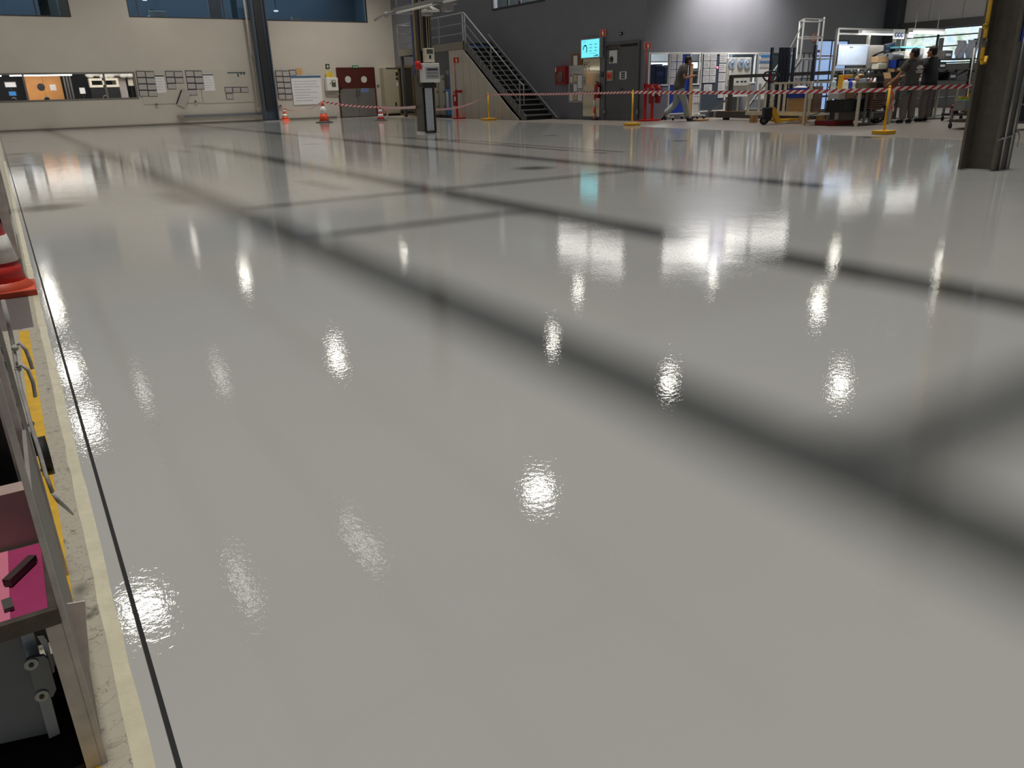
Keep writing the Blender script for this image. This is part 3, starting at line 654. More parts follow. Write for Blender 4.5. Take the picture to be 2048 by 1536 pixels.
# upper office pieces
Wu = Wall('Y', 39.6)
r = Wu.rect(298, 22, 332, 36); t = T('monitor', 'white monitor on a desk behind the upper left office window', 'screen', ((r[0] + r[1]) / 2, 39.6, r[2] - .1))
Wu.box(MB(), r, 0, .05).build('screen_back', M_WHITE, t, bevel=.02); Wu.box(MB(), (r[0] + .25, r[1] - .05, r[2] - .1, r[3] - .25), .05, .1).build('dark_panel', M_BLACK, t)
k = MB(); k.box(3.5, 13.5, 39.7, 40.6, 4.0, 4.1); k.box(3.6, 3.7, 39.8, 40.5, 3.2, 4.0); k.box(13.3, 13.4, 39.8, 40.5, 3.2, 4.0); one(k, 'office_desk', M_RAIL, 'long desk behind the upper office windows', 'desk')
for px, m, l in (((417, -14, 442, 39), mat('door_pinkish', (180, 168, 162), .6), 'pale interior door in the upper office left of the dark column'), ((462, -14, 474, 39), mat('teal_glass', (66, 104, 116), .2), 'narrow teal glazed partition in the upper office'), ((478, 16, 500, 38), mat('blue_white_board', (160, 176, 200), .5), 'pale blue board in the upper office by the column'),
               ((77, -14, 97, 33), mat('dark_brown_door', (52, 44, 42), .6), 'dark brown door behind the far left upper window'), ((97, -14, 114, 33), mat('pale_green_panel', (150, 160, 150), .6), 'pale green panel behind the far left upper window'), ((117, -14, 139, 33), mat('tan_panel', (160, 148, 124), .6), 'tan panel behind the far left upper window')):
    r = Wu.rect(*px); k = Wu.box(MB(), (r[0], r[1], 3.2 if px[1] < 0 else r[2], r[3]), -.06, 0); one(k, 'office_partition', m, l, 'partition')
r = Wu.rect(583, 34, 600, 41); k = Wu.box(MB(), r, 0, .1); one(k, 'desk_lamp', M_WHITE, 'small white object on the desk behind the upper right window', 'desk item')
q = Wu.pt(552, 22); t = T('ceiling_lamp', 'small lit lamp seen through the upper window right of the column', 'lamp', (q.x, 39.6, q.z))
k = MB(); k.ball(q, (.12, .1, .04)); k.build('bulb', mat('soft_lamp', (255, 250, 240), emit=2.5), t); k = MB(); k.tube([q, q + Vector((0, 0, 2.0))], .015); k.build('rod', M_GUN, t)

# ================================================================== cones, stanchions and barrier tape
def cone(label, loc, h, half, bands, mats, base_m, base_h=.04, rt=.03, rb=None):
    """bands: list of (z fraction start, end, material index) up the cone"""
    t = T('traffic_cone', label, 'traffic cone', loc); x, y, z = loc; rb = rb or half * .72
    k = MB(); k.box(x - half, x + half, y - half, y + half, z, z + base_h * .6); k.lathe([(half * .98, base_h * .55), (rb * 1.12, base_h), (rb, base_h * 1.3)], (x, y, z), 20)
    k.build('base', base_m, t, bevel=.006)
    rad = lambda f: rb + (rt - rb) * f
    for a, b, mi in bands:
        k = MB(); e = .004 if mi else 0
        k.lathe([(rad(a) + e, base_h * 1.2 + a * (h - base_h)), (rad(b) + e, base_h * 1.2 + b * (h - base_h))], (x, y, z), 24); k.build('reflective_band' if mi else 'cone_body', mats[mi], t)
    k = MB(); k.lathe([(rt, h - .01), (rt * 1.02, h + .02), (rt * .5, h + .035)], (x, y, z), 16); k.build('tip', mats[0], t); return t
OW = (M_ORANGE, M_CREAMW); RW = (M_REDCONE, M_CREAMW)
M_CBASE = mat('cone_base_dark', (70, 58, 52), .6)
cA = G(571, 240); cA.y = 37.1; cA.x = atY(571, 240, 37.1).x; cA.z = 0; cB = G(649, 245); cC = G(762, 240.8)
hA = hgt(cA, 569, 217); hB = hgt(cB, 645, 203); hC = hgt(cC, 760, 214)
cone('small orange cone with white bands nearest the dark column at the cream wall', cA, hA, .2, [(0, .25, 0), (.25, .5, 1), (.5, .72, 0), (.72, .85, 1), (.85, 1, 0)], OW, M_ORANGE)
cone('large orange and white cone in front of the wall chart, tape tied to its top', cB, hB, .27, [(0, .38, 0), (.38, .74, 1), (.74, 1, 0)], OW, M_CBASE, .05, .035, .2)
cone('red and white banded cone in front of the beige cabinet, tape tied to its top', cC, hC, .2, [(0, .2, 0), (.2, .42, 1), (.42, .6, 0), (.6, .78, 1), (.78, 1, 0)], RW, M_CBASE)
k = MB(); p = cC + Vector((.12, -.1, hC - .05))
k.ribbon([[p, p + Vector((0, 0, -.08))], [p + Vector((.12, 0, .02)), p + Vector((.14, 0, -.1))], [p + Vector((.2, 0, -.12)), p + Vector((.12, 0, -.2))], [p + Vector((.18, 0, -.3)), p + Vector((.08, 0, -.32))]])
one(k, 'tape_end', mat('tape_pink', (226, 150, 140), .4), 'loose tape end knotted on the red and white banded cone', 'barrier tape')

def stanchion(label, base, top, half, lean=Vector((0, 0, 0))):
    t = T('barrier_post', label, 'barrier post', base); b = Vector(base)
    k = MB(); k.box(b.x - half, b.x + half, b.y - half, b.y + half, 0, .07); k.build('base_block', M_YEL, t, bevel=.008)
    k = MB(); k.tube([b + Vector((0, 0, .07)), b + Vector((lean.x, lean.y, top))], .024, 12); k.build('post', M_YEL, t)
    k = MB(); k.ball(b + Vector((lean.x, lean.y, top)), .03); k.build('cap', M_YEL, t); return b + Vector((lean.x, lean.y, top - .03))
s0 = G(978, 240.5); s1 = G(1264, 251); s2 = G(1767, 268)
e0 = stanchion('yellow barrier post in front of the panelled stair side', s0, hgt(s0, 979, 187), .22)
e1 = stanchion('yellow barrier post in front of the grey wall door', s1, hgt(s1, 1268, 182), .17)
e2 = stanchion('yellow barrier post with a tangle of tape, in front of the two people', s2, hgt(s2, 1777, 174), .16)
M_TR = mat('tape_red', (200, 44, 52), .35); M_TW = mat('tape_white', (236, 230, 226), .35)
def tape(label, a, b, sag, w=.07, step=.16, twist=0.0):
    a = Vector(a); b = Vector(b); n = max(4, int((b - a).length / step)); k = MB()
    def pt(f, off):
        p = a.lerp(b, f); p.z -= sag * 4 * f * (1 - f); tw = twist * math.sin(f * math.pi)
        d = (b - a).normalized(); s = Vector((d.y, -d.x, 0))
        return p + Vector((0, 0, math.cos(tw) * off)) + s * (math.sin(tw) * off)
    sl = .35 * step / (b - a).length
    for i in range(n):
        f0, f1 = i / n, (i + 1) / n; fm = (f0 + f1) / 2
        for (fa, fb, m) in ((f0, fm, 0), (fm, f1, 1)):
            k.m = m; q = len(k.v)
            c = lambda f: min(max(f, 0), 1)
            k.v += [pt(c(fa - sl), -w / 2), pt(c(fb - sl), -w / 2), pt(c(fb + sl), w / 2), pt(c(fa + sl), w / 2)]; k.face([q, q + 1, q + 2, q + 3])
    return one(k, 'barrier_tape', (M_TR, M_TW), label, 'barrier tape')
tA = cA + Vector((0, 0, hA)); tB = cB + Vector((0, 0, hB)); tC = cC + Vector((0, 0, hC))
mc = Vector((cx - .3, cy, .0)); mc.z = hgt(mc, 838, 214)
tape('slack tape between the smallest cone and the large cone at the cream wall', tA, tB, .22, .05, .14, .9)
tape('tape across the double door, from the large cone to the banded cone', tB, tC, .06, .075)
tape('red and white tape from the banded cone to the middle column', tC, mc, .03, .075)
q = Vector((cx + .22, cy, 0)); q.z = hgt(q, 868, 219); tape('sagging tape from the middle column to the panelled stair side', q, e0, .14, .055, .13)
tape('tape in front of the stairs, ending at the post by the grey door', e0, e1, .02, .06)
far = G(1640, 255); q = Vector((far.x, far.y, hgt(far, 1640, 182)))
tape('tape passing before the walking person and the beige rack', e1, e2 + Vector((0, 0, -.02)), .03, .075, .19)
tape('red and white tape from the tangled post past the near steel column to the right', e2, G(2110, 165, .86), .01, .075, .19)
t = T('tape_bundle', 'tangle of orange and white tape hanging on the yellow post before the two people', 'barrier tape', (e2.x, e2.y, e2.z - .4))
rr = random.Random(8)
for i, m in enumerate((mat('tape_orange', (226, 96, 62), .4), M_TW, MATS['tape_orange'], M_TW)):
    k = MB(); x = e2 + Vector((.03 + .02 * i, -.03, -.02)); rows = []
    for j in range(7):
        rows.append([x + Vector((rr.uniform(-.02, .02), rr.uniform(-.03, .0), -.065 * j)), x + Vector((.035 + rr.uniform(-.02, .02), rr.uniform(-.03, .0), -.065 * j - .02))])
    k.ribbon(rows); k.build('strip', m, t)

# ================================================================== stairs and landing
sx0, sx1 = 16.02, 17.28; NS = 16; z_top = 2.8; y_bot, y_top = 24.4, 28.6
t = T('staircase', 'steel staircase with dark open treads and grey handrails along the dark wall', 'staircase', (16.65, 26.5, 0))
M_TREAD = mat('tread_steel', (104, 104, 102), .45, .2); M_STR = mat('stringer_grey', (92, 92, 90), .5, .1); M_NOSE = mat('stair_nosing', (150, 150, 146), .4, .2)
going = (y_top - y_bot) / NS; rise = z_top / NS
for i in range(NS):
    y = y_bot + i * going; z = (i + 1) * rise
    if i < NS - 1:
        k = MB(); k.box(sx0 + .05, sx1 - .02, y, y + going + .03, z - .03, z); tr = k.build('tread', M_TREAD, t)
        k = MB(); k.box(sx0 + .06, sx1 - .03, y + .015, y + .025, z - rise + .005, z - .03); k.build('riser', M_BLACK, t)
        k = MB(); k.box(sx0 + .05, sx1 - .02, y - .012, y, z - .04, z + .002); k.build('nosing', M_NOSE, tr)
    else:
        k = MB(); k.box(sx0 + .05, sx1 - .3, y - .01, y, z - .16, z - .1); k.build('blue_strip', mat('blue_strip_light', (70, 96, 176), .4), t)
for x in (sx0, sx1 - .04):
    k = MB(); k.prism([(y_bot - .12, 0), (y_bot + .14, 0), (y_top + .1, z_top - .12), (y_top + .1, z_top + .08), (y_top - .1, z_top + .08), (y_bot - .12, .14)], 'X', x, x + .04); k.build('stringer', M_STR, t)
for i in range(NS - 1):
    y = y_bot + i * going; z = i * rise; k = MB(); k.box(sx0 - .006, sx0 + .05, y + .02, y + .06, z + .05, z + rise + .02); k.build('tread_bracket', M_RAIL, t)
k = MB(); k.prism([(y_bot - .3, 0.05), (y_bot + .1, .02), (y_top + .2, z_top + .1), (y_top + .2, z_top + .34)], 'X', 17.25, 17.29); k.build('wall_skirting', M_GREY, t)
def railing(t, foot_pts, h, name='handrail'):
    for f, r in ((1.0, .024), (.66, .02), (.33, .02)):
        k = MB(); k.tube([Vector(p) + Vector((0, 0, h * f)) for p in foot_pts], r, 8); k.build(name if f == 1 else 'rail', M_RAIL, t)
A_ = (sx0, y_bot + .25, .30); B_ = (sx0, y_top - .15, z_top + .02)
railing(t, [A_, B_], 1.0)
for f in (0, .5, 1):
    p = Vector(A_).lerp(Vector(B_), f); k = MB(); k.bar(p + Vector((0, 0, -.12)), p + Vector((0, 0, 1.0)), .04); k.build('baluster', M_RAIL, t)
k = MB(); p = Vector(A_); k.tube([p + Vector((0, 0, 1)), p + Vector((.02, -.22, .88)), p + Vector((.02, -.24, .2))], .022); k.build('rail_return', M_RAIL, t)
# landing
yl0, yl1 = y_top, 34.6
t = T('stair_landing', 'grey steel landing with three-bar railings at the head of the stairs', 'landing', (16.65, 31.5, 2.6))
k = MB(); k.box(sx0, 17.29, yl0, yl1, z_top - .06, z_top); k.build('deck', M_STR, t)
k = MB(); k.box(sx0 - .03, sx0, yl0, yl1, z_top - .22, z_top + .05); k.build('edge_beam', mat('edge_beam_tan', (128, 120, 104), .5), t)
k = MB(); k.box(sx0, 17.29, yl1, yl1 + .05, z_top - .22, z_top + .05); k.build('end_beam', M_STR, t)
railing(t, [(sx0, yl0 - .1, z_top), (sx0, yl1, z_top)], 1.05); railing(t, [(sx0, yl1, z_top), (17.25, yl1, z_top)], 1.05)
for y in (yl0 + .02, yl0 + 2, yl0 + 4, yl1): k = MB(); k.bar((sx0, y, z_top - .1), (sx0, y, z_top + 1.05), .04); k.build('baluster', M_RAIL, t)
k = MB(); k.box(sx0 + .03, sx0 + .15, yl1 - .15, yl1 - .03, 0, z_top - .06); k.build('support_leg', M_STR, t)
# panelled side under the stairs
W5 = Wall('X', 16.0)
k = MB(); yb = y_bot + .1; ye = 29.8
def ztop(y): return min(z_top - .24, max(0.02, (y - y_bot) * (z_top / (y_top - y_bot)) - .24))
n = 9
for i in range(n):
    a = yb + .2 + (ye - yb - .2) * i / n; b = yb + .2 + (ye - yb - .2) * (i + 1) / n - .012
    k.prism([(a, 0), (b, 0), (b, ztop(b)), (a, ztop(a))], 'X', 15.98, 16.015)
struct(k, 'wall_stair_side', mat('stair_side_cladding', (176, 168, 154), .55, var=.04))
k = MB(); k.box(16.0, 17.29, ye, ye + .08, 0, z_top - .24); struct(k, 'wall_stair_end', M_DIM)
# cabinets and blue machine in the dark niche under the landing
for (px, nm, m, cat, lab) in (((866, 152, 880, 232), 'metal_cabinet', M_CAB, 'cabinet', 'grey-beige metal cabinet in the dark niche, nearest the middle column'), ((881, 150, 893, 232), 'metal_cabinet', mat('cabinet_grey2', (150, 146, 132), .5), 'cabinet', 'second grey-beige cabinet in the dark niche, next to the blue one')):
    p0 = atX(px[0], px[3], 16.55); p1 = atX(px[2], px[3], 16.55); zt_ = atX((px[0] + px[2]) / 2, px[1], 16.55).z
    t = T(nm, lab, cat, (16.8, (p0.y + p1.y) / 2, 0)); y0, y1 = min(p0.y, p1.y), max(p0.y, p1.y)
    k = MB(); k.box(16.55, 17.2, y0, y1, 0.1, zt_); k.build('body', m, t, bevel=.008); k = MB(); k.box(16.6, 17.15, y0 + .02, y1 - .02, 0, .1); k.build('plinth', M_BLACK, t)
    d = MB().box(16.535, 16.55, y0 + .03, y1 - .03, .14, zt_ - .04).build('door', m, t)
    for z in (.4, 1.0, zt_ - .2): k = MB(); k.box(16.515, 16.535, y0 + .06, y0 + .12, z, z + .08); k.build('hinge', M_BLACK, d)
y0, y1 = atX(912, 230, 16.5).y, atX(894, 230, 16.5).y; t = T('blue_unit', 'bright blue machine cabinet in the niche behind the red extinguisher stand', 'cabinet', (16.8, (y0 + y1) / 2, 0)); zt_ = atX(903, 178, 16.5).z
k = MB(); k.box(16.5, 17.2, y0, y1, .1, zt_); k.build('body', M_SKYB, t, bevel=.01); k = MB(); k.box(16.52, 17.15, y0 + .03, y1 - .03, 0, .1); k.build('plinth', M_BLACK, t)
k = MB(); k.box(16.6, 17.1, y0 + .1, y1 - .1, zt_, zt_ + .55); k.build('upper_panel', mat('deep_navy_blue', (28, 40, 120), .4), t)
k = MB(); k.box(16.48, 16.5, y1 - .25, y1 - .05, .3, zt_ - .1); k.build('side_vent', M_PANEL, t)
k = MB(); k.box(16.7, 17.0, y1 + .02, y1 + .3, 1.2, 1.9); one(k, 'control_box', mat('control_grey', (140, 138, 132), .5), 'grey control box above the cabinets in the dark niche', 'electrical box')

# ================================================================== extinguisher stands
M_GLOWW = mat('sign_cream', (236, 222, 180), .4)
def fire_glyph(W, r, d, parent, flip=1):
    pts = [(.36, .9), (.36, .45), (.26, .42), (.26, .32), (.4, .2), (.5, .12), (.66, .2), (.72, .34), (.72, .9)]
    q = [sub(r, a, b, a, b) for a, b in pts]; W.poly(MB(), [(x[0], x[2]) for x in q], d, d + .004).build('pictogram', M_GLOWW, parent)
def fire_sign(W, px, label, d0=.02, thick=.025, glow=0, side=None):
    r = W.rect(*px); p = W.P((r[0] + r[1]) / 2, d0, r[2]); t = T('fire_sign', label, 'sign', p)
    W.box(MB(), r, d0, d0 + thick).build('plate', mat('sign_edge_pink', (222, 150, 130), .5), t)
    W.box(MB(), sub(r, .1, .1, .9, .9), d0 + thick, d0 + thick + .004).build('red_field', M_RED, t); fire_glyph(W, sub(r, .1, .1, .9, .9), d0 + thick + .004, t); return t
def extinguisher(t, c, h, r=.075, m=M_DRED, name='extinguisher_body'):
    c = Vector(c); k = MB(); k.lathe([(r * .9, 0), (r, .02), (r, h * .72), (r * .8, h * .82), (r * .35, h * .88), (r * .3, h * .93)], c, 16); b = k.build(name, m, t)
    k = MB(); k.rbox(c + Vector((0, 0, h * .95)), (.035, .03, .05)); k.bar(c + Vector((0, 0, h * .97)), c + Vector((-.09, -.03, h * 1.0)), .02); k.build('valve', M_BLACK, b if b.parent is t else t)
    k = MB(); k.tube([c + Vector((.02, -.02, h * .94)), c + Vector((.1, -.05, h * .85)), c + Vector((.1, -.06, h * .45)), c + Vector((.085, -.05, h * .3))], .012); k.build('hose', M_BLACK, b)
    k = MB(); k.rbox(c + Vector((-.02, -r - .001, h * .5)), (.07, .004, .16)); k.build('label_plate', M_WHITE, b)
    return b
def ext_stand(label, base, top_px, ext, labels, tall, sgn):
    b = Vector(base); t = T('extinguisher_stand', label, 'extinguisher stand', b)
    k = MB(); k.box(b.x - .12, b.x + (.3 if ext == 1 else .5), b.y - .2, b.y + .2, 0, .05); k.build('base', M_RED, t)
    k = MB(); k.box(b.x - .04, b.x + .04, b.y - .03, b.y + .03, .05, 1.1); k.build('upright', M_RED, t)
    if ext == 2: k = MB(); k.box(b.x + .26, b.x + .34, b.y - .03, b.y + .03, .05, 1.1); k.build('upright', M_RED, t)
    k = MB(); k.box(b.x - .04, b.x + .5, b.y - .02, b.y + .02, .98, 1.08); k.build('bracket', M_RED, t)
    k = MB(); k.tube([b + Vector((0, 0, 1.1)), b + Vector((0, 0, tall))], .016); k.build('sign_pole', M_DRED, t)
    return t
# by the stairs
b = Vector((15.72, atX(912, 180, 15.72).y, 0)); ext_stand('red extinguisher stand with a sign on a pole in front of the blue cabinet', b, None, 1, None, hgt(b, 910, 125), 0)
t = T('fire_extinguisher', 'red extinguisher on the stand in front of the blue cabinet', 'fire extinguisher', b + Vector((-.16, -.1, .5))); extinguisher(t, b + Vector((-.15, -.12, .5)), .52)
Ws = Wall('Y', b.y + .004); fire_sign(Ws, (905.5, 114.5, 917, 126.5), 'lit-looking fire sign on the pole in front of the panelled stair side')
# at the end of the grey wall
b = Vector((atY(1291, 170, 19.2).x, 19.2, 0)); t = ext_stand('red double extinguisher stand with a sign pole at the corner of the grey wall', b, None, 2, None, hgt(b, 1293, 98), 0)
for i, (x, lab) in enumerate(((b.x + .14, 'left red extinguisher on the double stand by the walking man'), (b.x + .40, 'right red extinguisher on the double stand by the walking man'))):
    t = T('fire_extinguisher', lab, 'fire extinguisher', (x, b.y - .14, .55)); extinguisher(t, (x, b.y - .14, .52), .58, .085)
Ws = Wall('Y', b.y + .004); fire_sign(Ws, (1287.5, 84.5, 1300, 98.5), 'fire sign on the pole of the double extinguisher stand')
Wx = Wall('X', b.x + .2);

# ================================================================== things on the grey wall
r = W2.rect(1119, 133, 1139, 169); t = T('hose_cabinet', 'red fire hose cabinet with a round window on the dark wall near the stairs', 'fire cabinet', W2.P((r[0] + r[1]) / 2, .05, r[2]))
W2.box(MB(), r, 0, .2).build('case', M_DRED, t); W2.box(MB(), sub(r, .16, .3, .86, .86), .2, .21).build('window', mat('hose_window', (70, 38, 36), .2), t)
um = (r[0] + r[1]) / 2; zm = r[2] + (r[3] - r[2]) * .42
k = MB(); k.disc(W2.P(um, .215, zm), .17, W2.out(1), .015, 20); k.build('hose_reel', mat('reel_brown', (120, 84, 76), .5), t); W2.box(MB(), sub(r, .04, .04, .12, .28), .2, .205).build('label_plate', M_PAPER, t)
r = W2.rect(1144, 108, 1166, 131); t = T('cork_board', 'small cork board with a white sheet left of the lit screen', 'notice board', W2.P((r[0] + r[1]) / 2, .0, r[2]))
W2.box(MB(), r, 0, .03).build('cork', mat('cork', (132, 92, 58), .8, scale=60, var=.2), t); W2.box(MB(), sub(r, .2, .14, .56, .98), .03, .034).build('sheet', M_PAPER, t)
r = W2.rect(1139, 131, 1167, 205); t = T('notice_board', 'pale notice board covered with papers beside the fire hose cabinet', 'notice board', W2.P((r[0] + r[1]) / 2, .0, r[2]))
W2.box(MB(), r, 0, .03).build('board', mat('pale_board', (196, 192, 188), .4), t)
for a, bb, c, d, m in ((.08, .28, .28, .46, M_PAPER), (.36, .24, .6, .44, mat('paper_tan', (206, 186, 140), .6)), (.64, .26, .96, .62, M_PAPER), (.08, .52, .3, .7, mat('paper_dark', (120, 120, 116), .6)), (.36, .5, .6, .7, M_PAPER), (.08, .78, .3, .96, M_PAPER), (.38, .78, .6, .94, mat('paper_tan2', (210, 180, 140), .6)), (.66, .7, .96, .96, M_PAPER)):
    q = sub(r, a, bb, c, d); fr = W2.box(MB(), (q[0] - .012, q[1] + .012, q[2] - .02, q[3] + .02), .03, .034).build('pocket', M_INK, t); W2.box(MB(), q, .034, .038).build('sheet', m, fr)
k = MB()
for y in (.08, .13): W2.box(k, sub(r, .2, y, .8, y + .015), .03, .034)
k.build('heading_lines', M_GINK, t)
r = W2.rect(1167, 117, 1200, 233); t = T('mirror_board', 'tall glossy cream panel reaching the floor below the lit screen', 'whiteboard', W2.P((r[0] + r[1]) / 2, .0, r[2]))
W2.box(MB(), r, 0, .02).build('panel', mat('polished_cream_panel', (206, 200, 178), .07, .55, var=.02), t)
k = MB(); rr = random.Random(4)
for i in range(24): a = rr.uniform(.04, .36); y = rr.uniform(.03, .2); W2.box(k, sub(r, a, y, a + rr.uniform(.02, .08), y + rr.uniform(.006, .02)), .02, .023)
k.build('magnet_letters', M_INK, t); k = MB()
W2.box(k, sub(r, .44, .205, .88, .212), .02, .023)
for y in (.22, .27, .29, .32): W2.box(k, sub(r, .86, y, 1, y + .006), .02, .023)
k.build('marks', M_INK, t)
for (a, bb, c, d) in ((.0, .31, .14, .37), (.02, .38, .14, .44)): fr = W2.box(MB(), sub(r, a, bb, c, d), .02, .024).build('pocket', M_INK, t); W2.box(MB(), sub(r, a + .02, bb + .008, c - .02, d - .008), .024, .028).build('sheet', M_FILM, fr)
# lit screen
WT = Wall('X', 17.12)
r = WT.rect(1162, 76.5, 1201.5, 117); t = T('wall_screen', 'lit cyan wall screen with a ring chart above the tall panel', 'screen', W2.P((r[0] + r[1]) / 2, .1, r[2]))
WT.box(MB(), r, -.1, .02).build('case', mat('screen_case', (160, 164, 166), .4), t); W2.box(MB(), sub(r, .3, .3, .7, .7), 0, .09).build('mount', M_BLACK, t)
q = sub(r, .05, .06, .95, .94); s = WT.box(MB(), q, .02, .026).build('screen', mat('screen_cyan', (112, 226, 238), .2, emit=1.15), t)
m_t = mat('screen_teal', (10, 110, 116), .3, emit=.5); m_l = mat('screen_text', (84, 178, 196), .3, emit=.7)
k = MB(); uc = q[0] + (q[1] - q[0]) * .22; zc = q[2] + (q[3] - q[2]) * .47; R1 = (q[1] - q[0]) * .15
for i in range(22):
    a0 = -.9 + i * .19; a1 = a0 + .2; ro, ri = R1, R1 * .66; n0 = len(k.v)
    for d in (.026, .03):
        for (a, rr_) in ((a0, ri), (a1, ri), (a1, ro), (a0, ro)): k.v.append(WT.P(uc + rr_ * math.cos(a) * .8, d, zc + rr_ * math.sin(a)))
    for f_ in ((0, 1, 2, 3), (7, 6, 5, 4), (0, 4, 5, 1), (1, 5, 6, 2), (2, 6, 7, 3), (3, 7, 4, 0)): k.face([n0 + i_ for i_ in f_])
k.build('ring_chart', m_t, s); k = MB()
for j in range(3):
    for i in range(2): WT.box(k, sub(q, .46 + i * .28, .26 + j * .18, .6 + i * .28, .31 + j * .18), .026, .029)
WT.box(k, sub(q, .08, .1, .28, .125), .026, .029); WT.box(k, sub(q, .44, .78, .86, .8), .026, .029); k.build('text_lines', m_l, s)
k = MB(); k2 = sub(q, .7, .87, .95, .95); WT.box(k, (k2[0], k2[1], k2[2], k2[2] + (k2[3] - k2[2]) * .5), .026, .029); WT.box(k, sub(k2, .45, 0, 1, .4), .026, .029); k.build('emblem', m_t, s)
fire_sign(W2, (1202, 59, 1213.5, 73.5), 'fire sign on the grey wall just above the lit screen', .02)
W2.box(MB(), W2.rect(1201, 73, 1212, 77), 0, .12)
t = T('fire_extinguisher', 'red extinguisher hanging on the wall between the tall panel and the grey door', 'fire extinguisher', W2.P(W2.u(1200, 180), .12, W2.pt(1200, 196).z))
p = W2.P(W2.u(1200.5, 180), .13, W2.pt(1200, 196).z); extinguisher(t, p, W2.pt(1200, 163).z - p.z, .1)
W2.box(MB(), (W2.u(1198, 180), W2.u(1203, 180), p.z + .3, p.z + .36), 0, .04).build('wall_bracket', M_BLACK, t)
c = W2.P(W2.u(1196.5, 230), .16, 0); zt_ = W2.pt(1197, 187).z
t = T('marker_post', 'slim orange and white marker post standing below the wall extinguisher', 'marker post', c)
k = MB(); k.lathe([(.12, 0), (.12, .03), (.06, .04)], c, 14); k.build('base', M_BLACK, t)
for i, (a, b2) in enumerate(((.04, .26), (.26, .5), (.5, .76), (.76, 1))): k = MB(); k.lathe([(.06 - .01 * i, zt_ * a), (.055 - .01 * i, zt_ * b2)], c, 14); k.build('band', (M_ORANGE, M_CREAMW)[(i + 1) % 2] if i else mat('faded_orange', (216, 150, 120), .5), t)
r = W2.rect(1203, 144, 1209, 154); t = one(W2.box(MB(), r, 0, .04), 'card_reader', mat('reader_navy', (22, 24, 44), .3), 'small black card reader left of the grey door', 'card reader'); W2.box(MB(), sub(r, .2, .1, .8, .4), .04, .044).build('display', M_GUN, t)
# grey double door
r = (W2.u(1211, 160), W2.u(1280, 160), 0, W2.pt(1245, 84).z)
M_GDOOR = mat('grey_door_paint', (92, 92, 96), .45, var=.03); t = struct(frame(W2, MB(), (r[0], r[1], -.05, r[3]), .07, 0, .07), 'door_3', M_GDOOR)
um = r[0] + (r[1] - r[0]) * .45
W2.box(MB(), (r[0] + .08, um - .008, .02, r[3] - .2), 0, .045).build('leaf', M_GDOOR, t); W2.box(MB(), (um + .008, r[1] - .08, .02, r[3] - .15), 0, .055).build('leaf', M_GDOOR, t)
W2.box(MB(), (r[0] + .08, um, r[3] - .19, r[3] - .08), 0, .03).build('transom', M_GUN, t); W2.box(MB(), (um, r[1] - .08, r[3] - .14, r[3] - .07), 0, .015).build('shadow_gap', M_BLACK, t)
k = W2.box(MB(), W2.rect(1241, 177, 1248, 180), .055, .1); k.build('door_handle', M_GUN, t)
for px in ((1212, 221, 1215, 226), (1277, 219, 1280, 228)): W2.box(MB(), W2.rect(*px), .07, .1).build('hinge', M_STEEL, t)
r = W2.rect(1221, 101, 1236.5, 126.5); t = T('door_notice', 'white notice with a round dark picture on the grey door', 'sign', W2.P((r[0] + r[1]) / 2, .06, r[2])); W2.box(MB(), r, .045, .051).build('sheet', M_PAPER, t)
u_, z_ = r[0] + (r[1] - r[0]) * .3, r[2] + (r[3] - r[2]) * .3; k = MB(); k.disc(W2.P(u_, .055, z_), .1, W2.out(1), .006, 20); k.build('round_picture', mat('picture_olive', (76, 74, 58), .6), t)
k = MB(); k.disc(W2.P(u_ + .02, .06, z_ + .02), .045, W2.out(1), .006, 14); k.build('picture_centre', M_BLACK, t)
r = W2.rect(1218.5, 141, 1229, 161.5); t = T('emergency_button', 'orange emergency release box on the grey door', 'emergency button', W2.P((r[0] + r[1]) / 2, .06, r[2])); W2.box(MB(), r, .045, .1).build('case', mat('pale_green_case', (170, 186, 158), .5), t, bevel=.01)
W2.box(MB(), sub(r, .05, .2, .95, .85), .1, .12).build('orange_front', mat('orange_red', (236, 84, 58), .4), t); k = MB(); k.disc(W2.P((r[0] + r[1]) / 2, .125, (r[2] + r[3]) / 2), .06, W2.out(1), .03, 14); k.build('button', M_RED, t)
r = W2.rect(1242, 143, 1256, 158.5); t = T('door_sign', 'white sign with three dark green blocks on the grey door', 'sign', W2.P((r[0] + r[1]) / 2, .06, r[2])); W2.box(MB(), r, .055, .062).build('plate', M_PAPER, t)
for j in range(3): W2.box(MB(), sub(r, .22, .1 + j * .29, .78, .31 + j * .29), .062, .066).build('green_block', mat('block_green', (10, 58, 44), .4), t)
r = W2.rect(1240, 65, 1245.5, 70); t = one(W2.box(MB(), r, 0, .05), 'wall_sensor', M_BLACK, 'tiny dark sensor on the grey wall above the grey door', 'sensor'); W2.box(MB(), sub(r, .1, .35, .9, .6), .05, .055).build('white_strip', M_WHITE, t)
# office behind the high side window
Wo = Wall('X', 18.4); q = Wo.pt(1041, 5)

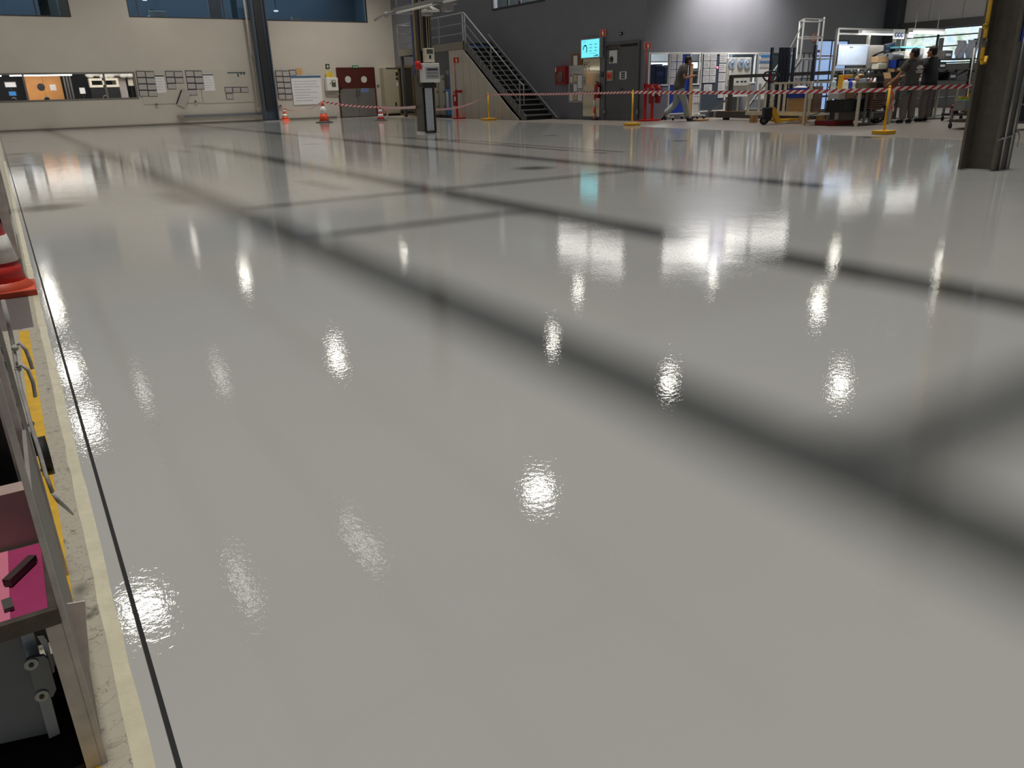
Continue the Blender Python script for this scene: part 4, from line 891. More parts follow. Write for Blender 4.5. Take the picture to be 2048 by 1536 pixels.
# ================================================================== the bay: boards and machines along the front wall
def board(W, r, label, panel, legs=True, fr=M_WHITE, name='info_board'):
    """a mobile board on castors: r = panel rectangle; feet reach the floor"""
    u0, u1, z0, z1 = r; c = W.P((u0 + u1) / 2, 0, 0); t = T(name, label, 'notice board', c)
    W.box(MB(), (u0 + .03, u1 - .03, z0 + .03, z1 - .03), -.015, .015).build('panel', panel, t); frame(W, MB(), r, .035, -.025, .025).build('frame', fr, t)
    for u in (u0 + .03, u1 - .03):
        k = MB(); k.bar(W.P(u, 0, z0), W.P(u, 0, .09), .04); k.bar(W.P(u, -.26, .1), W.P(u, .26, .1), .04); f = k.build('foot', fr, t)
        for d in (-.24, .24): k = MB(); k.disc(W.P(u, d, .04), .04, (1, 0, 0) if W.ax == 'Y' else (0, 1, 0), .03, 12); k.build('castor', M_RUB, f)
    return t
def sheets(W, r, t, cells, m=M_PAPER, d=.02, lines=True, rd=random.Random(21)):
    for a, b, c, e in cells:
        q = sub(r, a, b, c, e); s = W.box(MB(), q, d, d + .006).build('sheet', m, t)
        if lines:
            k = MB()
            for j in range(3): W.box(k, sub(q, .12, .18 + .24 * j, rd.uniform(.5, .92), .24 + .24 * j), d + .006, d + .008)
            k.build('print_lines', M_GINK, s)
WbA = Wall('Y', 19.0)
r = WbA.rect(1337, 106, 1379, 228); t = board(WbA, (r[0], r[1], max(r[2], .16), r[3]), 'mobile board with a bright blue lower half behind the walking man', M_BLUE)
sheets(WbA, r, t, [(.06 + .28 * i, .02 + .125 * j, .3 + .28 * i, .135 + .125 * j) for j in range(4) for i in range(2)] + [(.64, .16, .9, .36)])
k = MB(); q = WbA.rect(1377, 128, 1382, 226); WbA.box(k, (q[0], q[1], .1, q[3]), -.03, .05); k.bar(WbA.P(q[0] + .04, 0, .1), WbA.P(q[0] + .04, 0, 0), .05); one(k, 'wooden_post', M_WOOD, 'thin wooden post at the right edge of the blue mobile board', 'post')
k = MB(); q = WbA.rect(1376.5, 106, 1381, 127); 
r = WbA.rect(1384, 178, 1399, 229); t = board(WbA, (r[0], r[1], max(r[2], .14), r[3]), 'low mobile board with papers between the blue board and the slate board', M_PANEL)
sheets(WbA, r, t, [(.1, .04, .58, .28), (.62, .04, .92, .28), (.1, .32, .58, .52), (.62, .32, .92, .52)])
r = WbA.rect(1400, 106, 1450, 224); r = (r[0], r[1], max(r[2], .2), r[3]); t = board(WbA, r, 'large slate-blue mobile board with papers over its upper half', M_SLATE)
sheets(WbA, r, t, [(.08 + .26 * i, .01 + .125 * j, .32 + .26 * i, .125 + .125 * j) for j in range(4) for i in range(2)] + [(.7, .02 + .16 * j, .97, .165 + .16 * j) for j in range(4)] + [(.14, .53, .46, .66), (.72, .68, .94, .77)])
q = WbA.pt(1433.5, 135); k = MB(); k.disc(q + Vector((0, -.03, 0)), .035, (0, 1, 0), .02, 10); k.build('red_light', mat('pink_led', (255, 120, 150), emit=2.0), t)
# desks and black equipment inside the front office
k = MB(); k.box(17.7, 24.4, 20.3, 21.2, .98, 1.03)
for x in (17.8, 20, 22, 24.3): k.box(x, x + .06, 20.4, 20.46, 0, .98); k.box(x, x + .06, 21.05, 21.11, 0, .98)
one(k, 'office_desk', mat('desk_teal', (100, 140, 158), .4), 'long pale teal desk just inside the front office window', 'desk')
Wd = Wall('Y', 20.9)
for px, m, l, n in (((1301, 132, 1318, 152), M_BLACK, 'black printer at the left end of the front office desk', 'printer'), ((1319, 134, 1335, 152), mat('printer_teal', (36, 60, 72), .4), 'dark teal machine beside the black printer in the front office', 'printer'),
                    ((1386, 140, 1392, 157), M_BLACK, 'dark chair back behind the front office glass near the blue board', 'chair_back'), ((1394, 148, 1401, 157), M_BLACK, 'small black unit behind the front office glass', 'office_unit')):
    r = Wd.rect(*px); t = T(n, l, {'printer': 'printer', 'chair_back': 'chair', 'office_unit': 'office machine'}[n], ((r[0] + r[1]) / 2, 20.9, 1.03))
    Wd.box(MB(), (r[0], r[1], 1.03, r[3]), -.1, .25).build('body', m, t, bevel=.03); Wd.box(MB(), (r[0] + .04, r[1] - .04, r[3], r[3] + .05), -.05, .2).build('top_tray', M_GUN, t)
    Wd.box(MB(), sub((r[0], r[1], 1.03, r[3]), .12, .3, .88, .5), .25, .26).build('front_panel', M_SLATE, t)
for x in (19.75, 21.9): k = MB(); k.box(x, x + .16, 20.2, 20.3, .0, 3.2); one(k, 'partition_post', mat('pale_blue_post', (176, 196, 204), .5), 'pale blue partition post behind the front office glass', 'post', 'partition posts in the front office')
# white machine with round ports
Wm = Wall('Y', 18.95)
r = Wm.rect(1453, 115, 1502, 172); t = T('test_machine', 'pale cabinet machine with shiny round ports behind the gunmetal frame', 'machine', ((r[0] + r[1]) / 2, 18.9, 0))
Wm.box(MB(), r, -.5, 0).build('housing', mat('machine_cream', (206, 204, 196), .4), t, bevel=.02)
for px in ((1463, 128), (1481, 127), (1494, 128)):
    q = Wm.pt(*px); k = MB(); k.disc(q + Vector((0, -.01, 0)), .14, (0, 1, 0), .03, 18); p_ = k.build('round_port', mat('port_glass', (168, 182, 206), .1, .3), t); k = MB(); k.ball(q + Vector((.02, -.03, .02)), (.05, .02, .06)); k.build('modelled_glint', M_GALV, p_)  # bright ball models the glimmer of light on each port
k = MB()
for a in (.42, .6, .74): Wm.box(k, sub(r, a, .82, a + .1, .86), 0, .006)
k.build('dark_text', M_INK, t); q = Wm.pt(1459, 145); k = MB(); Wm.box(k, Wm.rect(1456, 141, 1461, 160), 0, .03); k.build('side_strip', M_WHITE, t)
for u in (r[0] + .05, r[1] - .05):
    for d in (.05, .45): k = MB(); k.bar((u, 18.95 + d, 0), (u, 18.95 + d, r[2]), .05); k.build('leg', M_WHITE, t)
Wm.box(MB(), (r[0] + .05, r[1] - .05, .62, .68), -.03, 0).build('cross_bar', M_WHITE, t); Wm.box(MB(), (r[0] + .03, r[1] - .03, .68, r[2]), -.4, -.05).build('lower_panel', M_PANEL, t)
r = Wm.rect(1515, 106, 1540, 147); t = board(Wm, (r[0], r[1], .5, r[3]), 'tall white board with blue and grey blocks behind the navy uprights', M_PAPER, fr=M_GALV)
for (a, b, c, d, m) in ((.1, .05, .9, .09, M_PANEL), (.2, .1, .9, .2, M_SKYB), (.1, .26, .9, .38, M_GINK), (.1, .42, .9, .47, M_SKYB), (.15, .55, .85, .7, M_PANEL)): Wm.box(MB(), sub(r, a, b, c, d), .018, .025).build('printed_block', m, t)
r = Wm.rect(1541, 105, 1575, 160); t = board(Wm, (r[0], r[1], .4, r[3]), 'dark teal screen panel standing behind the navy uprights', mat('teal_screen', (44, 62, 68), .6), fr=M_GUN)
# pale glazed partition beyond the ladder
r = Wm.rect(1587, 105, 1624, 152); r = (r[0], r[1], .1, r[3]); t = T('glazed_partition', 'pale glazed screen with dark bars behind the white ladder', 'screen', ((r[0] + r[1]) / 2, 18.7, 0)); Wm.box(MB(), (r[0], r[1], .0, r[3]), -.02, 0).build('panel', mat('pale_lilac_panel', (206, 208, 226), .3), t)
k = frame(Wm, MB(), r, .04, 0, .03)
for a in (.5, .8): W_ = sub(r, a, 0, a, 1); Wm.box(k, (W_[0] - .02, W_[0] + .02, r[2], r[3]), 0, .03)
for z in (.3, .55): Wm.box(k, (r[0], r[1], r[2] + (r[3] - r[2]) * z - .015, r[2] + (r[3] - r[2]) * z + .015), 0, .03)
k.build('bars', M_GUN, t)
fire_sign(W3, (1624.5, 69, 1632.5, 82), 'small fire sign on the front wall behind the ladder', .0, .06)
k = W3.box(MB(), W3.rect(1629, 100, 1640, 105), 0, .06); one(k, 'door_lock', mat('lock_brown', (110, 70, 56), .5), 'brown lock case left of the blue glazed door', 'lock')

# gunmetal transport frame
t = T('transport_skid', 'long gunmetal transport frame lying behind the beige rack', 'frame', (18.6, 16, 0))
fx0, fx1, fy0, fy1 = 18.78, 19.95, 12.9, 17.75
for x in (fx0, fx1): k = MB(); k.box(x - .08, x + .08, fy0, fy1, .06, .24); k.build('base_beam', M_GUN, t)
for y in (fy0 + .06, (fy0 + fy1) / 2, fy1 - .06): k = MB(); k.box(fx0 + .08, fx1 - .08, y - .06, y + .06, .08, .22); k.build('cross_beam', M_GUN, t)
for i, y in enumerate((17.3, 13.6)): 
    k = MB(); k.bar((fx0, y, .22), (fx0, y, 1.2), .1); k.build('post', M_GUN, t)
k = MB(); k.bar((fx0, 17.35, 1.22), (fx0, 13.55, 1.22), .1, .09); k.build('top_rail', M_GUN, t)
k = MB(); k.bar((fx0 - .02, fy1 + .4, .22), (fx0 - .02, 17.3, .62), .045); k.build('brace', M_RAIL, t)
k = MB(); k.box(fx0 - .07, fx0 + .07, fy0, fy1, .241, .256); k.build('wooden_strip', M_WOOD, t)
for y in (17.4, 15.4, 13.2):
    for x in (fx0, fx1): k = MB(); k.box(x - .06, x + .06, y - .08, y + .08, 0, .06); k.build('foot_block', M_RUB, t)
k = MB(); k.box(17.75, 18.15, 17.5, 17.72, 0, .05); one(k, 'wooden_block', M_WOOD, 'small wooden block on the floor at the left end of the gunmetal frame', 'block')
k = MB(); k.box(17.6, 17.74, 17.66, 17.86, 0, .03); one(k, 'rubber_pad', M_RUB, 'black rubber pad on the floor beside the small wooden block', 'pad')

# beige rack with navy uprights
Wr = Wall('Y', 15.2)
bl, br = G(1517, 246), G(1640, 250)
t = T('beige_rack', 'beige rack of upright bars standing on wooden blocks by the pallet truck', 'rack', (17.7, 14.6, 0))
P0 = Vector((17.78, 15.75, 0)); P1 = Vector((17.6, 13.5, 0)); dv = Vector((.9, .1, 0)); z0, z1 = .24, 1.0
rk = lambda f, g_: P0.lerp(P1, f) + dv * g_
for g_ in (0, 1):
    k = MB(); k.bar(rk(0, g_) + Vector((0, 0, z0)), rk(1, g_) + Vector((0, 0, z0)), .06, .09); k.build('bottom_rail', M_BEIGE, t)
    k = MB(); k.bar(rk(.0 if g_ else .42, g_) + Vector((0, 0, z1)), rk(1, g_) + Vector((0, 0, z1)), .05, .05); k.build('top_rail', M_BEIGE, t)
for f in (0, .5, 1): k = MB(); k.bar(rk(f, 0) + Vector((0, 0, z0 - .02)), rk(f, 1) + Vector((0, 0, z0 - .02)), .06, .06); k.build('cross_rail', M_BEIGE, t)
for f in (0.02, .2, .3, .41, .52, .6, .98):
    k = MB(); k.bar(rk(f, 0) + Vector((0, 0, z0)), rk(f, 0) + Vector((0, 0, z1)), .05); k.build('upright_bar', M_BEIGE, t)
for f in (.05, .16, .26, .36, .46, .7, .84, .98):
    k = MB(); k.bar(rk(f, 1) + Vector((0, 0, z0)), rk(f, 1) + Vector((0, 0, z1 - .03)), .045); k.build('upright_bar', M_BEIGE, t)
for i, (f, g_) in enumerate(((.12, .05), (.9, .05), (.12, .95), (.9, .95))):
    p = rk(f, g_); k = MB(); k.box(p.x - .1, p.x + .1, p.y - .06, p.y + .06, 0, z0 - .05); one(k, 'support_block', M_WOOD, 'wooden block under the beige rack', 'block', 'wooden blocks under the beige rack')
M_NVB = mat('navy_upright', (30, 38, 60), .45, .1)
for i, x in enumerate((1545, 1562, 1568, 1574, 1580, 1590)):
    a = atX(x, 95, 18.15); k = MB(); base = Vector((18.15, a.y, z0 + .05)); k.bar(base, Vector((18.15, a.y, a.z)), .065)
    one(k, 'navy_upright', M_NVB, ('dark navy post standing alone at the left of the navy posts in the beige rack', 'dark navy post standing close among others in the beige rack', '', '', '', 'dark navy post at the right end of the close row in the beige rack')[i] or 'dark navy post standing close among others in the beige rack', 'post', 'navy posts in the beige rack' if 0 < i < 5 else None)
a = atX(1632, 90, 18.2); k = MB(); k.bar(Vector((18.2, a.y, z0 + .05)), a, .065); one(k, 'navy_upright', M_NVB, 'tallest dark navy post, apart from the rest at the right end of the beige rack', 'post')
k = MB(); p = rk(.72, .55); k.box(p.x - .15, p.x + .15, p.y - .35, p.y + .35, z0 + .05, .62); o = one(k, 'cardboard_box', M_CARD, 'brown cardboard box inside the right half of the beige rack', 'box')
k = MB(); p = rk(.66, .5); k.box(p.x - .2, p.x + .16, p.y - .3, p.y + .2, .62, .86); o = one(k, 'blue_crate', M_BLUE, 'blue crate on the cardboard box inside the beige rack', 'crate'); k = MB(); k.ball((p.x, p.y - .05, .87), (.14, .2, .05)); k.build('white_liner', M_WHITE, o)
k = MB(); p = rk(.9, .5); k.box(p.x - .16, p.x + .16, p.y - .12, p.y + .12, z0 + .04, .9); o = one(k, 'brown_box', mat('dark_card', (104, 80, 66), .7), 'tall dark brown box at the right end of the beige rack', 'box'); k = MB(); k.box(p.x - .17, p.x - .16, p.y - .08, p.y + .08, .6, .84); k.build('white_label', M_PAPER, o)

# pallet truck
pt_ = Vector((16.95, 14.35, 0)); t = T('pallet_truck', 'yellow and black pallet truck parked before the beige rack', 'pallet truck', pt_)
im = Vector((CR.x, CR.y, 0)).normalized(); aw = Vector((-im.y, im.x, 0))          # to the right and away, as the truck stands
def L_(a, b, z): return pt_ + im * a + aw * b + Vector((0, 0, z))
for b_ in (-.13, .0):
    k = MB(); k.disc(L_(-.02 + b_ * .5, b_, .1), .1, im * .25 + aw, .06, 18); w_ = k.build('steering_wheel', M_RUB, t)
    k = MB(); k.disc(L_(-.02 + b_ * .5, b_, .1), .045, im * .25 + aw, .075, 12); k.build('hub', M_GUN, w_)
k = MB(); k.rbox(L_(.02, -.02, .3), (.22, .22, .26), rz=math.atan2(im.y, im.x)); k.rbox(L_(.06, .0, .17), (.16, .12, .16), rz=math.atan2(im.y, im.x)); k.build('pump_housing', M_BLACK, t, bevel=.03)
k = MB(); k.tube([L_(0, -.02, .3), L_(.02, -.03, .6), L_(.03, -.05, 1.02)], .028, 10); k.build('tiller', M_BLACK, t)
lp = [(-.14, 1.08), (-.2, 1.16), (-.16, 1.26), (-.02, 1.29), (.12, 1.27), (.2, 1.18), (.16, 1.08), (.03, 1.02), (-.14, 1.08)]
k = MB(); k.tube([L_(.03 + a, -.05 - .02 * (z - 1), z) for a, z in lp], .022, 10); k.build('handle_loop', M_BLACK, t)
k = MB(); k.bar(L_(.03, -.05, 1.02), L_(.03, -.06, 1.2), .03); k.build('release_lever', M_RED, t)
n0 = [(.04, .42), (.2, .42), (.42, .03), (.1, .03), (.22, .14)]
k = MB(); q0 = len(k.v)
prof = [(.06, .44), (.2, .42), (.3, .22), (.42, .04), (.28, .03), (.18, .2), (.06, .38)]
for b_ in (-.1, .12): k.v += [L_(a, b_, z) for a, z in prof]
N = len(prof); k.face([q0 + i for i in range(N)]); k.face([q0 + N + i for i in range(N)][::-1])
for i in range(N): k.face([q0 + i, q0 + (i + 1) % N, q0 + N + (i + 1) % N, q0 + N + i])
k.build('yellow_chassis', M_YEL, t)
for b_ in (-.02, .24): k = MB(); k.bar(L_(.2, b_, .09), L_(1.25, b_ + .35, .09), .12, .05); fo = k.build('fork', M_YEL, t); k = MB(); k.disc(L_(1.15, b_ + .32, .05), .045, aw, .08, 12); k.build('roller', M_RUB, fo)

# white ladder platform
Wq = Wall('Y', 17.3)
t = T('safety_ladder', 'white tubular ladder platform rising behind the beige rack', 'ladder', (21.4, 17.5, 0)); M_TUBEW = mat('ladder_white', (206, 204, 198), .4)
def tb(name, *px, r=.022, d=0): k = MB(); k.tube([Wq.P(Wq.u(x, y), d, Wq.pt(x, y).z) for x, y in px], r, 8); return k.build(name, M_TUBEW, t)
la = Wq.pt(1608.5, 38); lb = Wq.pt(1649, 34)
for (u, d, zt_) in ((la.x, 0, la.z), (lb.x, .0, lb.z), (Wq.u(1637, 40), -.7, la.z), (Wq.u(1677, 36), -.7, lb.z)):
    k = MB(); k.tube([Wq.P(u, d, 0.06), Wq.P(u, d, zt_)], .026, 8); k.build('leg', M_TUBEW, t)
    k = MB(); k.disc(Wq.P(u, d, .05), .05, (0, 1, 0), .03, 10); k.build('castor', M_RUB, t)
u4 = [(la.x, 0), (lb.x, 0), (Wq.u(1677, 36), -.7), (Wq.u(1637, 40), -.7)]
for zz, n in ((la.z, 'guard_rail'), (la.z - .5, 'guard_rail'), (1.7, 'platform_rail')):
    for i in range(4):
        if i == 3 and n == 'guard_rail' and zz > 2: pass
        k = MB(); k.tube([Wq.P(*u4[i], zz), Wq.P(*u4[(i + 1) % 4], zz)], .022, 8); k.build(n, M_TUBEW, t)
k = MB(); k.box(la.x, Wq.u(1677, 36), 17.3, 18.0, 1.68, 1.71); k.build('platform', M_GALV, t)
k = MB(); k.tube([Wq.P(la.x, 0, la.z - .05), Wq.P(la.x - 1.25, 0, .9), Wq.P(la.x - 1.9, 0, .0)], .016, 8); k.build('stair_rail', M_RAIL, t)
for i in range(6): z = .28 + i * .26; u = la.x - 1.5 + i * .26; k = MB(); k.box(u, u + .22, 17.3, 18.0, z - .02, z); k.build('step', M_GALV, t)
for d in (.02, -.72): k = MB(); k.bar(Wq.P(la.x - 1.7, d, .02), Wq.P(la.x, d, 1.66), .04, .08); k.build('stringer', M_RAIL, t)

# work table with pale legs
tx0, tx1, ty0, ty1, tz = 17.05, 18.4, 11.75, 13.3, .82
M_TOP = mat('table_beige', (214, 204, 184), .4)
t = T('work_table', 'beige work table with white legs just behind the striped tape', 'table', ((tx0 + tx1) / 2, (ty0 + ty1) / 2, 0))
k = MB(); k.box(tx0, tx1, ty0, ty1, tz - .05, tz); k.build('table_top', M_TOP, t)
for x, y in ((tx0 + .04, ty1 - .04), (tx0 + .04, ty0 + .04), (tx1 - .04, ty0 + .04), (tx1 - .04, ty1 - .04)): k = MB(); k.bar((x, y, 0), (x, y, tz - .05), .055); k.build('leg', M_BEIGE, t)
for x, y in ((tx0 + .7, ty0 + .3), (tx0 + 1.0, ty0 + .35)): k = MB(); k.bar((x, y, .03), (x, y, tz - .05), .045); k.build('middle_leg', M_RAIL, t)
k = MB(); k.bar((tx0 + .1, ty1 - .1, .2), (tx0 + 1.0, ty0 + .35, .7), .03); k.build('brace', M_RAIL, t)
k = MB(); k.box(tx0 + .5, tx1 - .1, ty0 + .35, ty1 - .1, .28, .32); k.build('lower_shelf', M_GUN, t)
# workstation frame behind the table
Wk = Wall('Y', 13.75)
ul, ur = Wk.u(1670, 110), Wk.u(1785, 110); zt_ = Wk.pt(1730, 58.5).z
t = T('workstation_frame', 'grey workstation frame holding the bluish whiteboard and a lamp', 'workstation', ((ul + ur) / 2, 13.75, 0)); M_WK = mat('workstation_grey', (150, 146, 138), .4, .1)
for u in (ul, Wk.u(1733, 110), ur): k = MB(); k.bar(Wk.P(u, 0, 0), Wk.P(u, 0, zt_), .07); k.build('post', M_WK, t)
for z in (zt_, zt_ - .12, 1.3, 1.12): k = MB(); k.bar(Wk.P(ul, 0, z), Wk.P(ur, 0, z), .05, .04); k.build('rail', M_WK, t)
k = MB(); Wk.box(k, (ul, ur, 1.14, 1.17), -.05, .32); k.build('tool_shelf', M_GUN, t)
k = MB(); Wk.box(k, (ul - .05, ur, .84, .89), -.1, .38); k.build('bench_top', M_TOP, t)
for u in (ul, ur - .05): k = MB(); k.bar(Wk.P(u, .3, 0), Wk.P(u, .3, .84), .05); k.build('leg', M_WK, t)
k = MB(); Wk.box(k, Wk.rect(1716, 90, 1780, 140), -.04, -.02); k.build('back_panel', M_PANEL, t)
r = Wk.rect(1671, 89, 1731, 131); t = T('whiteboard', 'bluish-white whiteboard hanging in the grey workstation frame', 'whiteboard', ((r[0] + r[1]) / 2, 13.7, r[2])); Wk.box(MB(), r, .04, .06).build('panel', mat('bluish_whiteboard', (216, 228, 246), .15, emit=0), t); frame(Wk, MB(), r, .02, .04, .07).build('frame', M_GALV, t)
k = MB()
for i in range(5): Wk.box(k, sub(r, .36 + .025 * i, .1 + .02 * (i % 3), .38 + .025 * i, .14 + .02 * (i % 3)), .06, .064)
k.build('marker_scribble', M_INK, t)
r = Wk.rect(1715, 62, 1784, 68); t = T('bench_lamp', 'long white lamp across the top of the grey workstation frame', 'lamp', ((r[0] + r[1]) / 2, 13.6, r[2])); Wk.box(MB(), r, .02, .14).build('housing', M_WHITE, t); Wk.box(MB(), (r[0] + .03, r[1] - .03, r[2] - .02, r[2]), .03, .12).build('tube', M_TUBE, t)
Wk2 = Wall('Y', 13.0)
r = Wk2.rect(1816, 57.5, 1880, 66); t = T('bench_lamp', 'long white lamp hanging above the two people', 'lamp', ((r[0] + r[1]) / 2, 13.0, r[2])); Wk2.box(MB(), r, .0, .14).build('housing', M_WHITE, t); Wk2.box(MB(), (r[0] + .03, r[1] - .03, r[2] - .02, r[2]), .02, .12).build('tube', M_TUBE, t)
for a in (.15, .85): q = sub(r, a, 0, a, 0); k = MB(); k.tube([(q[0], 12.95, q[3]), (q[0], 12.95, 6.4)], .012); k.build('hanger', M_STEEL, t)
r = Wk.rect(1746, 88, 1771, 107); t = T('monitor', 'tilted dark monitor on an arm right of the bluish whiteboard', 'screen', ((r[0] + r[1]) / 2, 13.5, r[2]))
cn = Wk.P((r[0] + r[1]) / 2, .3, (r[2] + r[3]) / 2); k = MB().rbox(cn, (r[1] - r[0], .05, r[3] - r[2]), ry=math.radians(-6), rz=.1); k.build('back_shell', M_NAVY, t, bevel=.015)
k = MB().rbox(cn + Vector((0, -.03, 0)), ((r[1] - r[0]) * .88, .01, (r[3] - r[2]) * .8), ry=math.radians(-6), rz=.1); k.build('screen', mat('dark_screen', (28, 44, 74), .15), t)
k = MB(); k.tube([cn + Vector((-.05, .03, -.05)), cn + Vector((-.25, .15, -.12)), cn + Vector((-.28, .28, -.2))], .03); k.build('arm', M_BLACK, t)
k = MB(); k.tube([cn + Vector((0, .03, -.15)), cn + Vector((-.02, .06, -.62))], .022); k.build('pole', M_BLACK, t)
# second workstation behind the people
t = T('parts_rack', 'grey steel parts rack with cantilever arms behind the two people', 'rack', (21.8, 13.2, 0))
Wz = Wall('Y', 13.3); u0, u1 = Wz.u(1803, 120), Wz.u(1945, 120)
for u in (u0, (u0 + u1) / 2, u1): k = MB(); k.bar(Wz.P(u, 0, 0), Wz.P(u, 0, 2.05 if u > u0 else 2.2), .09); k.build('post', M_GUN, t)
for z in (.5, .95, 1.25, 1.52): k = MB(); Wz.box(k, (u0, u1, z - .03, z), -.35, .35); k.build('shelf', M_GUN, t)
for i in range(7):
    u = u0 + .3 + (u1 - u0 - .6) * i / 6; k = MB(); k.prism([(13.0, 1.22), (12.9, 1.22), (13.25, 1.06)], 'X', u - .03, u + .03); k.build('bracket', M_GUN, t)
rr = random.Random(19)
def clutter(W, px, d, dep, m, n, l, cat, bevel=.01, zb=None, group=None):
    r = W.rect(*px); r = (r[0], r[1], r[2] if zb is None else zb, r[3]); k = W.box(MB(), r, d, d + dep); return one(k, n, m, l, cat, group, bevel), r
k = MB(); a, b = Wz.pt(1766, 121), Wz.pt(1822, 116); k.tube([(a.x, 13.1, 1.58), (b.x, 13.05, 1.6)], .075, 14); one(k, 'grey_roll', mat('roll_grey', (120, 124, 128), .4, .2), 'long grey roll lying on the rack left of the people', 'roll')
k = MB(); k.box(Wz.u(1785, 108), Wz.u(1835, 108), 13.1, 13.4, 1.78, 1.82); one(k, 'teal_glass_strip', mat('pale_teal_glass', (120, 200, 206), .2), 'pale teal strip shelf above the grey roll', 'shelf')  # one even pale teal colour
tt = [((1758, 121, 1769, 137), .3, .2, M_BLUE, 'blue_bin', 'small blue bin on the rack by the grey roll', 'bin'), ((1735, 114, 1757, 126), .1, .2, M_CARD, 'cardboard_box', 'cardboard box on the back shelf right of the whiteboard', 'box'),
      ((1735, 127, 1752, 139), .12, .2, M_BEIGE, 'beige_bin', 'beige bin on the shelf below the monitor', 'bin'), ((1758, 138, 1778, 145), .25, .2, M_CARD, 'shallow_carton', 'shallow carton on the shelf below the blue bin', 'box'),
      ((1783, 122, 1812, 136), .2, .3, M_BLACK, 'black_case', 'black case on the rack left of the people', 'case'), ((1780, 136, 1812, 142), .2, .3, mat('tan_plank', (190, 160, 120), .6), 'wood_plank', 'pale plank under the black case on the rack', 'plank')]
for a in tt: clutter(Wk if a[0][0] < 1760 else Wz, a[0], a[1], a[2], a[3], a[4], a[5], a[6])
# things on the work table
Wt = Wall('Y', 12.9)
def bottle(px, m, mc, l, W=Wt, base=tz, d=0.1, name='spray_bottle'):
    r = W.rect(*px); p = W.P((r[0] + r[1]) / 2, d, base); h = r[3] - base; w = (r[1] - r[0]) / 2; t = T(name, l, 'bottle', p)
    k = MB(); k.lathe([(w, 0), (w, h * .6), (w * .5, h * .78)], p, 14); k.build('body', m, t); k = MB(); k.lathe([(w * .45, h * .78), (w * .45, h)], p, 12); k.build('cap', mc, t)
bottle((1681, 155, 1688, 173), M_WHITE, M_RED, 'white bottle with a red cap at the left of the work table')
bottle((1689, 157, 1696, 173), M_BLUE, M_BLUE, 'blue bottle beside the white bottle on the work table')
bottle((1696, 157, 1703, 173), M_WHITE, M_BLUE, 'white spray bottle right of the blue bottle on the work table')
bottle((1657, 156, 1663, 174), mat('clear_bottle', (180, 196, 206), .15), M_WHITE, 'clear bottle at the far left end of the work table')
for a in (((1684, 149.5, 1702, 156), -.1, .16, M_YEL, 'yellow_drill_case', 'yellow tool case standing behind the bottles on the work table', 'tool case'), ((1724, 164, 1774, 173), .1, .3, M_BLACK, 'black_tray', 'long black tray along the right of the work table', 'tray'),
          ((1697, 165, 1722, 173), .2, .25, mat('olive_crate', (96, 94, 78), .6), 'olive_crate', 'low olive crate in the middle of the work table', 'crate'), ((1703, 158, 1712, 165), .2, .2, M_GALV, 'small_parts_tin', 'small shiny tin on the olive crate', 'tin')):
    o, r = clutter(Wt, a[0], a[1], a[2], a[3], a[4], a[5], a[6], zb=tz if a[4] in ('black_tray', 'olive_crate', 'yellow_drill_case') else None)
    Wt.box(MB(), sub(r, .2, .3, .8, .45), a[1] + a[2], a[1] + a[2] + .006).build('front_strip', M_GUN, o)
q = Wt.pt(1721, 150); k = MB(); k.ball((q.x, 12.95, 1.0), (.12, .1, .14)); k.ball((q.x + .03, 12.92, 1.12), (.1, .08, .05)); o = one(k, 'power_drill', mat('drill_tan', (150, 120, 70), .5), 'tan power drill standing on the middle of the work table', 'power tool'); k = MB(); k.tube([(q.x + .02, 12.93, 1.0), (q.x + .05, 12.9, .83)], .03); k.build('grip', M_BLACK, o)
for i, (x, m) in enumerate(((1671, M_NAVY), (1732, M_GUN), (1741, M_GALV), (1747, M_DRED), (1755, M_PANEL))):
    q = Wt.pt(x, 160); k = MB(); k.tube([(q.x, 13.0, tz), (q.x + .02, 13.0, .95), (q.x + .05, 13.0, 1.06)], [.05, .045, .02]); 
    one(k, 'hand_tool', m, ('navy tool holder at the left end of the work table', 'dark grey tool behind the black tray', 'shiny metal tool behind the black tray', 'red-handled tool behind the black tray', 'pale tool at the right behind the black tray')[i], 'tool')
for i in range(9):
    x = 1690 + i * 7; q = Wk.pt(x, 138); k = MB(); k.tube([(q.x, 13.55, 1.17), (q.x + rr.uniform(-.02, .02), 13.55, 1.17 + rr.uniform(.05, .12))], [.03, .022], 8)
    one(k, 'small_tool', (M_GUN, M_BLACK, M_GALV)[i % 3], 'small tool standing on the shelf under the bluish whiteboard', 'tool', 'small tools under the whiteboard')
